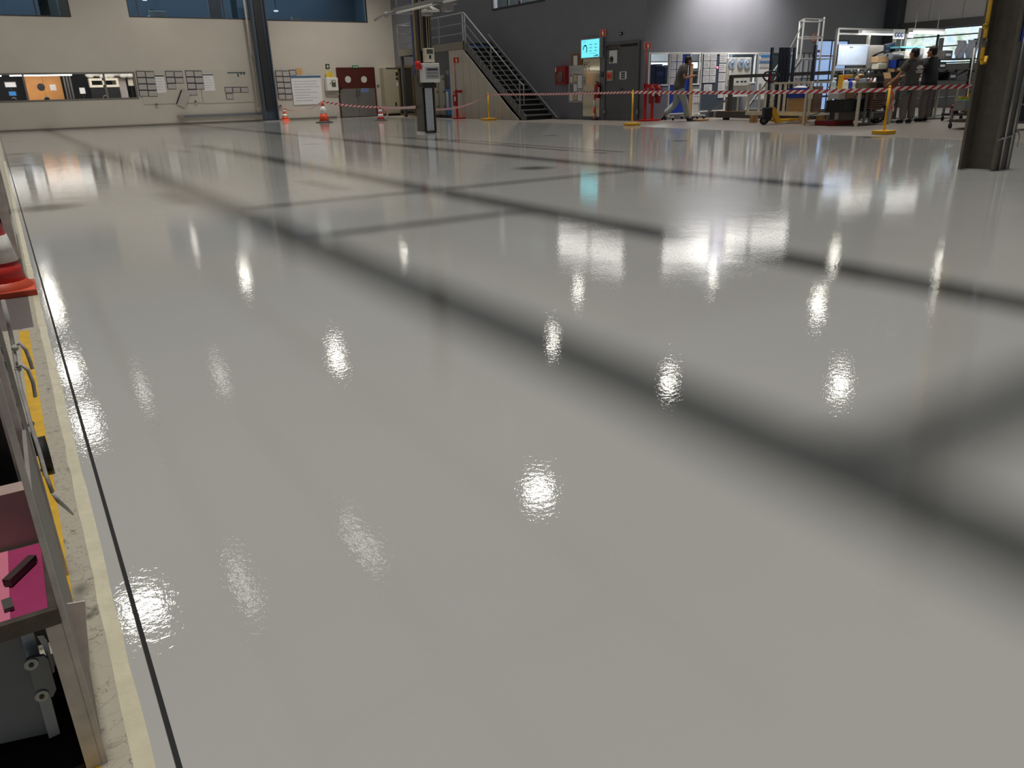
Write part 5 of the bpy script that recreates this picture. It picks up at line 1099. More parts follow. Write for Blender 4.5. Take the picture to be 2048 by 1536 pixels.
# under the table
o, r = clutter(Wall('Y', 12.7), (1652, 199, 1728, 213), .0, .5, M_BLACK, 'black_crate', 'long flat black crate on the shelf under the work table', 'crate', zb=.32)
k = MB(); k.box(17.95, 18.3, 11.9, 12.2, .0, .55); k = MB()
for i in range(8): z = .36 + i * .05; k.box(17.8, 18.35, 11.95, 12.05, z, z + .025)
t = one(k, 'slatted_stack', mat('slat_brown', (150, 112, 92), .6), 'stack of brown slatted pieces under the right of the work table', 'stack')
k = MB(); q = G(1752, 246); pts = [q + Vector((im.x * .22 * math.cos(a), im.y * .22 * math.cos(a), .24 + .22 * math.sin(a))) for a in [i * math.pi / 8 for i in range(17)]]; k.tube(pts, .035, 8); one(k, 'black_hose_ring', M_RUB, 'black ring of hose standing on the floor under the work table', 'hose')
for i, (px, m, l) in enumerate((((1652, 186, 1666, 198), M_PANEL, 'pale carton on the black crate under the work table'), ((1668, 185, 1684, 197), mat('peach_box', (190, 150, 124), .6), 'peach carton under the left of the work table'), ((1688, 190, 1702, 199), M_PAPER, 'white carton under the middle of the work table'), ((1708, 186, 1722, 198), mat('peach_box2', (176, 132, 104), .6), 'brown carton under the middle of the work table'))):
    o, r = clutter(Wall('Y', 12.6), px, .05, .3, m, 'carton', l, 'box')
k = MB(); k.box(17.3, 18.0, 12.5, 13.1, 0, .1); one(k, 'red_base_plate', M_DRED, 'flat red plate on the floor below the work table', 'plate')

# cardboard box on the bench beside the people
Wc = Wall('Y', 12.25)
r = Wc.rect(1783, 152, 1797, 168); t = T('open_carton', 'open cardboard box on the bench left of the man in the printed shirt', 'box', ((r[0] + r[1]) / 2, 12.3, .84))
Wc.box(MB(), (r[0], r[1], .84, r[3] - .05), -.2, .02).build('box_body', mat('carton_dark', (150, 116, 90), .7), t)
k = MB(); a = r[3] - .05; k.v += [Vector((r[0], 12.23, a)), Vector((r[1], 12.23, a)), Vector((r[1] - .02, 12.0, a + .1)), Vector((r[0] - .12, 12.0, a + .02))]; k.face([0, 1, 2, 3]); k.v += [v + Vector((0, 0, -.008)) for v in k.v[:4]]; k.face([4, 7, 6, 5]); k.build('front_flap', M_CARD, t)
k = MB(); k.v += [Vector((r[0], 12.45, a)), Vector((r[1], 12.45, a)), Vector((r[1], 12.5, a + .14)), Vector((r[0], 12.5, a + .14))]; k.face([0, 1, 2, 3]); k.v += [v + Vector((0, .008, 0)) for v in k.v[:4]]; k.face([4, 7, 6, 5]); k.build('rear_flap', M_CARD, t)
t = T('side_bench', 'dark bench in front of the two people', 'bench', (20.0, 12.6, 0)); k = MB(); k.box(19.0, 22.0, 12.15, 12.8, .78, .83); k.build('bench_top', M_GUN, t)
for x in (19.05, 21.9):
    for y in (12.2, 12.72): k = MB(); k.bar((x, y, 0), (x, y, .78), .05); k.build('leg', M_BEIGE, t)
k = MB(); k.ball((19.35, 12.35, .88), (.1, .08, .06)); one(k, 'pink_cloth', mat('pink_cloth', (196, 130, 140), .8), 'crumpled pink cloth on the bench beside the open cardboard box', 'cloth')

# trolleys with castors right of the people
def trolley(x0, x1, y0, y1, z, label, top=True, name='trolley'):
    t = T(name, label, 'trolley', ((x0 + x1) / 2, (y0 + y1) / 2, 0))
    k = MB(); k.box(x0, x1, y0, y1, .13, .18); k.build('deck', M_GUN, t)
    for x in (x0 + .03, x1 - .03):
        for y in (y0 + .03, y1 - .03):
            k = MB(); k.bar((x, y, .18), (x, y, z), .045); k.build('post', M_RAIL, t)
            k = MB(); k.disc((x, y, .055), .055, (im.x, im.y, 0), .03, 12); c_ = k.build('castor', M_RUB, t); k = MB(); k.bar((x, y, .13), (x, y, .06), .03); k.build('fork', M_GUN, c_)
    if top: k = MB(); k.box(x0, x1, y0, y1, z - .04, z); k.build('top_shelf', M_RAIL, t)
    return t
trolley(20.1, 21.0, 10.7, 11.5, .82, 'grey trolley on castors right behind the two people')
trolley(21.2, 22.2, 10.2, 11.0, .82, 'grey trolley on castors nearest the push broom')
for i, (x, y, m, w, h, l) in enumerate(((20.4, 11.0, M_YEL, .09, .5, 'tall yellow canister on the trolley behind the two people'), (20.7, 10.95, M_BEIGE, .09, .52, 'tall beige canister on the trolley behind the two people'), (20.3, 11.3, M_DRED, .1, .2, 'red canister low on the trolley behind the two people'), (21.5, 10.5, mat('teal_bin', (40, 70, 76), .5), .14, .25, 'dark teal bin on the trolley nearest the push broom'), (21.8, 10.5, M_DRED, .13, .2, 'red bin on the trolley nearest the push broom'))):
    k = MB(); k.lathe([(w, .18), (w, .18 + h * .85), (w * .6, .18 + h)], (x, y, 0), 14); o = one(k, 'canister', m, l, 'canister'); k = MB(); k.lathe([(w * .4, .18 + h), (w * .4, .21 + h)], (x, y, 0), 10); k.build('cap', M_BLACK, o)
k = MB().rbox((21.75, 10.75, .5), (.5, .05, .62), rz=-.4, ry=.35); one(k, 'leaning_cardboard', M_CARD, 'brown cardboard sheet leaning on the trolley nearest the push broom', 'cardboard')
q = G(1932, 258); trolley(17.1, 18.0, 8.75, 9.6, .4, 'low trolley on castors just left of the near steel column')
# bottle and parts over the trolleys
k = MB(); p = Vector((22.0, 12.95, .95)); k.lathe([(.06, 0), (.06, .16), (.025, .22), (.02, .28)], p, 14); one(k, 'spray_bottle', M_WHITE, 'white spray bottle on the parts rack right of the people', 'bottle')
for i, (u, z, w, h, m, l) in enumerate(((20.7, 1.52, .3, .18, M_BEIGE, 'beige bin on the top shelf of the parts rack behind the people'), (21.1, 1.25, .25, .2, M_BEIGE, 'beige bin on the middle shelf of the parts rack, left one'), (21.9, 1.25, .25, .2, mat('cream_bin', (198, 196, 180), .5), 'cream bin on the middle shelf of the parts rack, right one'), (22.4, 1.25, .35, .18, M_BLACK, 'black tool box on the middle shelf of the parts rack'), (21.5, .95, .3, .2, M_BEIGE, 'beige bin on the lower shelf of the parts rack'), (23.0, .95, .4, .22, M_BLACK, 'black box on the lower shelf of the parts rack'), (22.6, 1.52, .4, .2, M_GUN, 'grey box on the top shelf of the parts rack'), (21.6, 1.52, .35, .26, M_PANEL, 'pale carton on the top shelf of the parts rack'))):
    k = MB(); k.box(u - w / 2, u + w / 2, 13.0, 13.35, z, z + h); o = one(k, 'parts_bin', m, l, 'bin', bevel=.01); k = MB(); k.box(u - w * .3, u + w * .3, 12.994, 13.0, z + h * .3, z + h * .6); k.build('label_plate', M_PAPER, o)
# hanging signs and plastic-covered sheets in front of the windows
r = Wz.rect(1786, 58.5, 1808, 78); t = T('hanging_sign', 'white hanging sign with three dark blue rounds under the clad wall', 'sign', ((r[0] + r[1]) / 2, 13.3, r[2])); Wz.box(MB(), r, 0, .02).build('plate', M_WHITE, t)
for i in range(3): q = sub(r, .22 + .27 * i, .6, .22 + .27 * i, .6); k = MB(); k.disc((q[0], 13.275, q[2]), .06, (0, 1, 0), .012, 16); d_ = k.build('blue_round', mat('round_navy', (40, 56, 110), .5), t); k = MB(); k.disc((q[0], 13.268, q[2] + .01), .022, (0, 1, 0), .01, 8); k.build('white_symbol', M_WHITE, d_)
for px, l in (((1908, 81, 1928, 118), 'wrinkled plastic sheet hanging at the window, left of the other'), ((1929, 80, 1951, 118), 'wrinkled plastic sheet hanging at the window beside the broom pole'), ((1811, 62, 1824, 76), 'small lilac sheet hanging beside the sign with three rounds')):
    r = Wz.rect(*px); k = MB(); rows = []
    for j in range(7): rows.append([(r[0] + (r[1] - r[0]) * i / 6, 13.25 - .03 * math.sin(i * 1.9 + j * 1.3), r[3] - (r[3] - r[2]) * j / 6) for i in range(7)])
    k.ribbon(rows); one(k, 'hanging_sheet', mat('wrinkled_plastic', (210, 206, 222), .2), l, 'sheet')
r = Wz.rect(1955, 56, 1972, 96); k = Wz.box(MB(), r, .0, .02); one(k, 'paper_notice', M_PAPER, 'tall pinkish notice beside the yellow pipe of the near column', 'sign')
# push broom
a, b = G(1936, 244, .42), None; base = Vector((17.55, 9.2, .42)); top = base + Vector((.12, .02, 0)); tp = atY(1949, 96, 9.25); bp = atY(1935, 193, 9.2)
t = T('push_broom', 'broom with a long white pole and yellow-green head left of the near column', 'broom', bp)
k = MB(); k.tube([bp, tp], .014, 8); k.build('pole', M_WHITE, t)
a_, b_ = atY(1919, 197, 9.2), atY(1955, 197, 9.2); k = MB(); k.bar(a_ + Vector((0, 0, .02)), b_ + Vector((0, 0, .02)), .06, .03); k.build('head', M_YEL, t); k = MB(); k.bar(a_ + Vector((0, 0, -.01)), b_ + Vector((0, 0, -.01)), .05, .03); k.build('bristles', mat('green_bristle', (120, 190, 60), .7), t)
k = MB(); z = a_.z - .03; k.box(min(a_.x, b_.x) + .05, max(a_.x, b_.x) - .05, 9.1, 9.32, .40, z - .005); t2 = one(k, 'small_stand', M_RAIL, 'small grey stand carrying the yellow-green broom head', 'stand')
# shelving trolley right of the near column
t = trolley(17.0, 18.6, 7.4, 8.4, 1.9, 'tall shelf trolley at the right edge behind the near column', name='shelf_trolley')
for z in (.5, .85, 1.2, 1.55): k = MB(); k.box(17.0, 18.6, 7.4, 8.4, z - .03, z); k.build('shelf', M_RAIL, t)
k = MB(); k.box(17.05, 17.5, 7.6, 8.35, .18, 1.15); one(k, 'navy_case', M_NAVY, 'tall dark navy case standing on the shelf trolley at the right edge', 'case')
k = MB(); k.box(17.7, 18.4, 7.6, 8.2, 1.2, 1.5); one(k, 'grey_carton', M_PANEL, 'pale carton on the shelf trolley at the right edge', 'box')

# ================================================================== people
def skin_mesh(name, nodes, edges, root, sub_=2):
    """grow a smooth surface round a skeleton: nodes = {key: (x, y, z, radius)}"""
    keys = list(nodes); ix = {k: i for i, k in enumerate(keys)}
    me = bpy.data.meshes.new(name + '_sk'); me.from_pydata([nodes[k][:3] for k in keys], [(ix[a], ix[b]) for a, b in edges], []); me.update()
    o = bpy.data.objects.new(name + '_sk', me); COL.objects.link(o); o.modifiers.new('skin', 'SKIN')
    sv = me.skin_vertices[0].data
    for k in keys:
        r = nodes[k][3]; sv[ix[k]].radius = (r, r) if not isinstance(r, tuple) else r; sv[ix[k]].use_root = (k == root)
    s = o.modifiers.new('sub', 'SUBSURF'); s.levels = sub_; s.render_levels = sub_
    bpy.context.view_layer.update(); dg = bpy.context.evaluated_depsgraph_get()
    out = bpy.data.meshes.new_from_object(o.evaluated_get(dg)); bpy.data.objects.remove(o); bpy.data.meshes.remove(me)
    out.name = name; out.polygons.foreach_set('use_smooth', [True] * len(out.polygons)); return out
def put(me, name, m, parent):
    me.materials.clear(); me.materials.append(m); o = bpy.data.objects.new(name, me); COL.objects.link(o); o.parent = parent; return o
def join_balls(me, balls):
    bm = bmesh.new(); bm.from_mesh(me)
    for c, r in balls:
        mt_ = Matrix.Translation(c) @ Matrix.Diagonal((*r, 1)); bmesh.ops.create_uvsphere(bm, u_segments=10, v_segments=8, radius=1, matrix=mt_)
    for f in bm.faces: f.smooth = True
    bm.to_mesh(me); bm.free(); return me
M_SKIN = mat('skin_tan', (168, 116, 88), .5, var=.03); M_HAIR = mat('dark_hair', (24, 20, 18), .55)
def person(label, loc, heading, height, P, cols, stout=1.0, face=0.0):
    """P: joints in metres for a 1.75 m figure, x forward, y to the left"""
    t = T('person', label, 'person', loc); t.rotation_euler = (0, 0, math.atan2(heading[1], heading[0])); s = height / 1.75; t.scale = (s, s, s)
    J = dict(P); N = {}
    def nd(k, r): N[k] = (*J[k], r)
    for k, r in (('pelvis', .1 * stout), ('spine', .1 * stout), ('chest', .1 * stout), ('neck', .052), ('hbase', .062), ('head', .088), ('htop', .062)): nd(k, r)
    ed = [('pelvis', 'spine'), ('spine', 'chest'), ('chest', 'neck'), ('neck', 'hbase'), ('hbase', 'head'), ('head', 'htop')]
    for sd_ in 'LR':
        for k, r in (('sh', .048), ('el', .042), ('wr', .029), ('pa', .032)): nd(k + sd_, r)
        ed += [('chest', 'sh' + sd_), ('sh' + sd_, 'el' + sd_), ('el' + sd_, 'wr' + sd_), ('wr' + sd_, 'pa' + sd_)]
        w = Vector(J['wr' + sd_]); p = Vector(J['pa' + sd_]); d = (p - w).normalized(); side = d.cross(Vector((0, 0, 1)))
        side = side.normalized() if side.length > .2 else Vector((1, 0, 0)); dn = d.cross(side).normalized()
        for i, (o_, ln) in enumerate(((-.03, .07), (-.01, .085), (.01, .08), (.03, .06))):
            a = p + side * o_ + d * .03; b = a + d * ln * .5 - dn * -.008; c = b + d * ln * .45 + dn * .022
            for q, v in ((f'f{i}a', a), (f'f{i}b', b), (f'f{i}c', c)): N[q + sd_] = (*v, .0095)
            ed += [('pa' + sd_, f'f{i}a' + sd_), (f'f{i}a' + sd_, f'f{i}b' + sd_), (f'f{i}b' + sd_, f'f{i}c' + sd_)]
        a = w.lerp(p, .6) + side * -.04; b = a + side * -.025 + d * .035; N['ta' + sd_] = (*a, .011); N['tb' + sd_] = (*b, .0095)
        ed += [('pa' + sd_, 'ta' + sd_), ('ta' + sd_, 'tb' + sd_)]
        for k, r in (('hip', .075), ('kn', .055), ('an', .038), ('to', .034)): nd(k + sd_, r)
        ed += [('pelvis', 'hip' + sd_), ('hip' + sd_, 'kn' + sd_), ('kn' + sd_, 'an' + sd_), ('an' + sd_, 'to' + sd_)]
    me = skin_mesh('body', N, ed, 'pelvis', 1)
    h = Vector(J['head']); fx = Vector((math.cos(face), math.sin(face), 0)); fy = Vector((-math.sin(face), math.cos(face), 0))
    join_balls(me, [(h + fx * .02 + Vector((0, 0, -.02)), (.088, .078, .115)), (h + fx * .108 + Vector((0, 0, -.03)), (.02, .014, .024)), (h + fx * .092 + Vector((0, 0, -.075)), (.016, .026, .012)), (h + fx * .08 + Vector((0, 0, -.115)), (.028, .03, .024)),
                    (h + fy * .088 + Vector((0, 0, -.025)), (.018, .014, .032)), (h - fy * .088 + Vector((0, 0, -.025)), (.018, .014, .032))])
    put(me, 'body', M_SKIN, t)
    for sg in (-1, 1): k = MB(); k.ball(h + fx * .092 + fy * (.033 * sg) + Vector((0, 0, .0)), (.011, .014, .009), 8, 6); MBlocal(k, 'eye', M_BLACK, t)
    k = MB(); k.ball(h - fx * .012 + Vector((0, 0, .035)), (.103, .096, .092), 16, 10); k.ball(h - fx * .045 + Vector((0, 0, -.02)), (.07, .085, .085), 14, 10); MBlocal(k, 'hair', M_HAIR, t)
    # clothes
    S = {}
    for k_, r in (('pelvis', .172 * stout), ('spine', .16 * stout), ('chest', .168 * stout), ('shL', .112), ('shR', .112)): S[k_] = (*J[k_], r)
    lo = Vector(J['pelvis']) + Vector((0, 0, -.13)); S['hem'] = (*lo, .19 * stout); nk = Vector(J['chest']).lerp(Vector(J['neck']), .8); S['col'] = (*nk, .082)
    es = [('hem', 'pelvis'), ('pelvis', 'spine'), ('spine', 'chest'), ('chest', 'col'), ('chest', 'shL'), ('chest', 'shR')]
    for sd_ in 'LR':
        m_ = Vector(J['sh' + sd_]).lerp(Vector(J['el' + sd_]), .72); S['sl' + sd_] = (*m_, .086); es.append(('sh' + sd_, 'sl' + sd_))
    shirt = put(skin_mesh('shirt', S, es, 'chest', 2), 'shirt', cols[0], t)
    S = {}; es = []
    S['waist'] = (*(Vector(J['pelvis']) + Vector((0, 0, .13))), .15 * stout); S['pelvis'] = (*(Vector(J['pelvis']) + Vector((0, 0, -.06))), .165 * stout); es.append(('waist', 'pelvis'))
    for sd_ in 'LR':
        S['h' + sd_] = (*J['hip' + sd_], .122 * min(stout, 1.15)); S['k' + sd_] = (*J['kn' + sd_], .098); a = Vector(J['kn' + sd_]).lerp(Vector(J['an' + sd_]), 1.0); S['a' + sd_] = (*a, .09)
        es += [('pelvis', 'h' + sd_), ('h' + sd_, 'k' + sd_), ('k' + sd_, 'a' + sd_)]
    tr = put(skin_mesh('trousers', S, es, 'pelvis', 2), 'trousers', cols[1], t)
    for sd_ in 'LR':
        a, b = Vector(J['an' + sd_]), Vector(J['to' + sd_]); d = (b - a); S = {'heel': (*(a - Vector((d.x, d.y, 0)).normalized() * .03 + Vector((0, 0, -.035))), .05), 'mid': (*a.lerp(b, .6), .048), 'toe': (*b, .042)}
        put(skin_mesh('shoe', S, [('heel', 'mid'), ('mid', 'toe')], 'mid', 2), 'shoe', cols[2], t)
    return t, shirt, tr
def MBlocal(k, name, m, parent):
    """parts given in the parent's own axes"""
    o = k.build(name, m, None, loc=(0, 0, 0)); o.parent = parent; o.location = (0, 0, 0); return o
M_SH1 = mat('shirt_charcoal', (72, 68, 64), .8); M_SH2 = mat('shirt_black', (38, 38, 42), .8); M_SH0 = mat('shirt_grey_brown', (84, 78, 72), .8)
M_TR0 = mat('trousers_grey_green', (160, 166, 160), .8, var=.1); M_TR1 = mat('work_trousers_grey', (120, 112, 108), .8, var=.1); M_SHOE = mat('shoe_dark', (30, 30, 34), .6)
base = dict(pelvis=(0, 0, .94), spine=(.0, 0, 1.12), chest=(0, 0, 1.31), neck=(.01, 0, 1.49), hbase=(.02, 0, 1.55), head=(.03, 0, 1.64), htop=(.02, 0, 1.70),
            shL=(0, .18, 1.41), shR=(0, -.18, 1.41), elL=(-.02, .25, 1.13), elR=(-.02, -.25, 1.13), wrL=(.05, .26, .89), wrR=(.05, -.26, .89), paL=(.07, .26, .82), paR=(.07, -.26, .82),
            hipL=(0, .095, .9), hipR=(0, -.095, .9), knL=(.02, .11, .49), knR=(.02, -.11, .49), anL=(-.01, .12, .085), anR=(-.01, -.12, .085), toL=(.16, .14, .035), toR=(.16, -.14, .035))
w = dict(base); w.update(spine=(.05, 0, 1.12), chest=(.10, 0, 1.31), neck=(.17, 0, 1.48), hbase=(.20, 0, 1.54), head=(.24, 0, 1.62), htop=(.24, 0, 1.69), shL=(.10, .17, 1.41), shR=(.10, -.17, 1.41),
         elL=(.16, .22, 1.15), elR=(.09, -.25, 1.15), wrL=(.38, .14, 1.19), wrR=(.34, -.18, 1.20), paL=(.45, .10, 1.21), paR=(.41, -.14, 1.22),
         hipR=(.01, -.09, .9), knR=(.19, -.09, .50), anR=(.27, -.09, .09), toR=(.44, -.10, .035), hipL=(-.01, .09, .9), knL=(-.03, .09, .50), anL=(-.36, .09, .19), toL=(-.31, .09, .04))
gp = (G(1330, 243.5) + G(1378, 241.5)) / 2
person('person walking in a grey-brown t-shirt and pale trousers, hands held in front', (gp.x, gp.y, 0), im, 1.84, w, (M_SH0, M_TR0, M_SHOE))
a1 = dict(base); a1.update(elL=(.10, .30, 1.13), wrL=(.28, .36, .98), paL=(.34, .37, .93), elR=(.06, -.27, 1.13), wrR=(.26, -.2, .98), paR=(.33, -.18, .95), head=(.03, .01, 1.63), knL=(.03, .11, .49))
g1 = G(1811, 246.5); t, sh, tr = person('person seen from behind in a charcoal t-shirt with a white print, beside the cardboard box', g1, (aw + im * -.25), 1.70, a1, (M_SH1, M_TR1, M_SHOE), 1.02, .5)
k = MB(); zc = 1.25
def petal(c, ang, L, wd): k.rbox((-.198, c + L * .5 * math.sin(ang), zc + L * .5 * math.cos(ang)), (.012, wd, L), rx=-ang)
for a_ in (-1.1, -.55, 0, .55, 1.1): petal(-.02, a_, .1, .03)
k.rbox((-.194, -.02, zc - .03), (.012, .2, .025)); k.rbox((-.192, -.02, zc - .065), (.012, .17, .02)); MBlocal(k, 'white_print', M_WHITE, sh)
k = MB(); k.rbox((-.13, .13, .76), (.05, .1, .07)); MBlocal(k, 'green_pocket_trim', mat('trim_green', (40, 84, 66), .7), tr)
a2 = dict(base); a2.update(shL=(.02, .20, 1.40), elL=(.1, .34, 1.16), wrL=(.24, .22, 1.30), paL=(.29, .17, 1.33), elR=(.1, -.26, 1.12), wrR=(.32, -.16, 1.06), paR=(.39, -.12, 1.06))
g2 = G(1846, 243); t, sh, tr = person('person with dark hair in a plain black t-shirt and grey work trousers, one arm raised', g2, (aw + im * -.7), 1.74, a2, (M_SH2, M_TR1, M_SHOE), 1.18, .2)
k = MB(); k.rbox((-.13, .14, .76), (.05, .1, .06)); MBlocal(k, 'green_pocket_trim', MATS['trim_green'], tr)
# seated person behind the high side window, and one behind the far office window
se = dict(base); se.update(pelvis=(0, 0, .94), hipL=(.0, .1, .93), hipR=(0, -.1, .93), knL=(.42, .13, .92), knR=(.42, -.13, .92), anL=(.42, .13, .52), anR=(.42, -.13, .52), toL=(.58, .13, .46), toR=(.58, -.13, .46), wrL=(.25, .2, 1.06), wrR=(.25, -.2, 1.06), paL=(.32, .18, 1.06), paR=(.32, -.18, 1.06))
q = atX(1041, 7, 18.3); person('person with dark hair seated behind the high window of the dark side wall', (q.x, q.y, q.z - 1.60), (0, 1), 1.72, se, (mat('shirt_white', (210, 212, 214), .8), M_TR1, M_SHOE))
k = MB(); k.box(q.x - .25, q.x + .25, q.y - .25, q.y + .3, q.z - .80, q.z - .76); k.bar((q.x, q.y, q.z - .8), (q.x, q.y, 3.42), .07); k.box(q.x - .25, q.x + .25, q.y - .25, q.y + .25, 3.4, 3.44); one(k, 'office_stool', M_BLACK, 'black stool under the person behind the high side window', 'stool')
q = atY(314, 19, 39.9); person('person in a pale blue shirt seated at the white monitor behind the upper office window', (q.x, q.y + 1.15, q.z - 1.62), (0, -1), 1.72, se, (mat('shirt_pale_blue', (170, 196, 226), .8), M_TR1, M_SHOE))
q = Vector((q.x, q.y + 1.15, q.z)); k = MB(); k.box(q.x - .25, q.x + .25, q.y - .3, q.y + .25, q.z - .84, q.z - .8); k.bar((q.x, q.y, q.z - .84), (q.x, q.y, 3.2), .07); one(k, 'office_stool', M_BLACK, 'black stool under the person at the white monitor', 'stool')

for (x, y, lab, m, hd) in ((27, 194, 'person seated at the far left behind the low window, by the blue screen', mat('shirt_white2', (214, 214, 212), .8), (.3, 1)), (92, 193, 'person seated in front of the orange wooden cupboard behind the low window', mat('shirt_brown', (110, 84, 72), .8), (1, .3)), (212, 194, 'person seated by the beige machine behind the low window', mat('shirt_dark', (50, 48, 50), .8), (-1, .2))):
    q = atY(x, y, 39.3); person(lab, (q.x, 39.3, -.47), hd, 1.75, se, (m, M_TR1, M_SHOE))
    k = MB(); k.box(q.x - .22, q.x + .22, 39.08, 39.52, .36, .40); k.bar((q.x, 39.3, .36), (q.x, 39.3, .02), .06); k.box(q.x - .25, q.x + .25, 39.05, 39.55, 0, .03)
    one(k, 'office_stool', M_BLACK, lab.replace('person seated', 'black stool').replace(', by the blue screen', ''), 'stool')

# ================================================================== racks along the left edge, close to the camera
M_RKW = mat('chipped_white_rack', (206, 198, 190), .5, var=.16, scale=22, bump=.003); M_RKG = mat('grey_brown_post', (138, 130, 122), .5, var=.1, scale=18); M_GREYP = mat('blue_grey_plate', (104, 112, 124), .35, .3)
t = T('steel_rack', 'chipped white steel rack in the near left corner with a pink shelf', 'rack', (-.35, 1.4, 0))
fx = -.067
k = MB(); k.box(fx - .008, fx, 1.165, 1.175, 0.0, 1.05); k.build('front_edge', M_RKW, t)
k = MB(); k.box(fx - .03, fx - .0085, 1.166, 1.172, 0, .283); k.build('front_flange', M_RKW, t)
k = MB(); k.box(fx - .009, fx - .003, 1.176, 1.5, 0.0, .47); k.build('side_plate', M_RKG, t)
k = MB(); k.box(fx - .034, fx - .008, 1.50, 1.52, 0, 1.1); k.build('rear_post', M_RKW, t, bevel=.002)
zsh = .303
k = MB(); k.box(-.75, fx - .0085, 1.160, 1.172, zsh - .022, zsh + .004); k.box(-.75, fx - .0095, 1.172, 1.46, zsh - .02, zsh - .012); sh_ = k.build('shelf', mat('dirty_steel_edge', (84, 76, 68), .5, .3, var=.25, scale=30), t)
k = MB(); k.box(-.75, fx - .022, 1.185, 1.41, zsh - .012, zsh - .009); k.build('pink_film', mat('pink_film', (158, 58, 98), .25, var=.1), sh_)
k = MB(); k.box(-.75, fx - .0095, 1.42, 1.46, zsh - .012, zsh + .09); k.build('shelf_back_lip', mat('pinkish_steel', (176, 154, 144), .5, var=.1), sh_)
k = MB(); k.box(-.15, -.137, 1.187, 1.41, zsh - .0088, zsh - .0078); k.build('clear_tape', mat('clear_tape', (206, 120, 140), .1), sh_)
k = MB(); k.box(-.75, fx - .036, 1.56, 1.60, 0, .95); k.build('back_panel', M_BLACK, t)
k = MB(); k.box(-.75, fx - .032, 1.17, 1.5, 0, .012); k.build('bottom_tray', M_RUB, t)
c0_, c1_ = G(14, 1166, zsh), G(66, 1116, zsh); k = MB(); k.bar(c0_ + Vector((0, 0, .0)), c1_, .013, .012); one(k, 'dark_bar', mat('dark_bar_brown', (62, 46, 46), .5), 'short dark metal bar lying on the pink shelf', 'metal bar')
c0_ = G(14, 1205, zsh); k = MB(); k.rbox(c0_ + Vector((0, 0, -.004)), (.013, .03, .006), rz=.1); one(k, 'dark_clip', M_GUN, 'small dark clip at the front of the pink shelf', 'clip')
# grey plate with two rosettes under the shelf
t = T('machine_panel', 'blue-grey machine panel with a bolted hinge plate under the pink shelf', 'panel', (-.3, 1.3, .02))
Wf = Wall('Y', 1.235); Wh = Wall('Y', 1.205)
def crop(W, *pts): return [(lambda p: (p.x, p.z))(W.pt(x / 2.764, 980 + y / 2.764)) for x, y in pts]
k = MB(); Wf.poly(k, crop(Wf, (-300, 830), (105, 780), (265, 1345), (-300, 1470)), -.012, 0); k.build('panel_sheet', M_GREYP, t)
k = MB(); Wf.poly(k, crop(Wf, (108, 770), (180, 750), (330, 1320), (270, 1348)), 0, .012); k.build('edge_flange', mat('pale_blue_edge_metal', (136, 148, 164), .3, .3), t)
k = MB(); Wh.poly(k, crop(Wh, (145, 930), (165, 915), (243, 905), (265, 925), (310, 1088), (292, 1130), (212, 1135), (196, 1110)), 0, .006); h_ = k.build('hinge_plate', M_GREYP, t)
k = MB(); Wh.poly(k, crop(Wh, (205, 820), (240, 815), (262, 845), (305, 1015), (290, 1030), (240, 880)), -.012, -.006); k.build('light_strip', mat('pale_strip', (186, 196, 208), .35), t)
for x, y in ((172, 948), (230, 1122)):
    q = Wh.pt(x / 2.764, 980 + y / 2.764); k = MB(); k.disc(q + Vector((0, -.007, 0)), .0095, (0, 1, 0), .004, 18); k.build('rosette', mat('rosette_grey', (160, 166, 170), .4, .3), h_); k = MB(); k.disc(q + Vector((0, -.0095, 0)), .0035, (0, 1, 0), .003, 8); k.build('screw_head', M_BLACK, h_)
# paper flap on the outside
Wp = Wall('Y', 1.2); k = MB(); Wp.poly(k, crop(Wp, (372, 628), (470, 612), (474, 700), (492, 900), (496, 1000), (478, 1015)), -.001, .001)
one(k, 'paper_flap', mat('dirty_paper', (224, 210, 202), .8, var=.1, scale=30), 'dirty paper flap stuck to the side of the near white rack', 'paper')
# upright with bolted cleats further along
t = T('cleat_rack', 'tall rack upright with a row of bolted cleats, tied with grey rope', 'rack', (-.2, 1.9, 0))
Wc_ = Wall('Y', 1.80)
a_, b_ = Wc_.pt(11, 620), Wc_.pt(57, 858)
k = MB(); k.box(b_.x - .008, b_.x, 1.80, 1.82, 0, 1.25); k.build('upright', M_RKW, t)
k = MB(); k.box(-.75, b_.x - .01, 1.86, 1.88, 0, 1.25); k.build('back_strip', M_RKG, t)
for (y0, y1, x1) in ((600, 648, 16), (650, 686, 22), (688, 712, 25), (714, 744, 30), (746, 782, 36), (784, 820, 44), (822, 858, 50)):
    q0 = Wc_.pt(x1 - 2, y0 + 1); q1 = Wc_.pt(x1 - 2, y1 - 1); k = MB(); k.box(-.30, b_.x - .0105, 1.815, 1.85, q1.z, q0.z); c_ = k.build('cleat', mat('cleat_beige', (176, 166, 152), .5, var=.08), t, bevel=.002)
    q = Wc_.pt(x1 - 24, (y0 + y1) / 2 + 4); k = MB(); k.disc((q.x, 1.812, q.z), .007, (0, 1, .2), .006, 10); k.build('bolt', M_GALV, c_)
p = G(104, 946); k = MB(); k.disc((-.088, 2.45, .05), .05, (1, .05, 0), .03, 20); k.bar((-.112, 2.45, .05), (-.112, 2.45, .12), .02); one(k, 'rack_castor', M_RUB, 'black castor wheel standing on the yellow line at the left edge', 'castor')
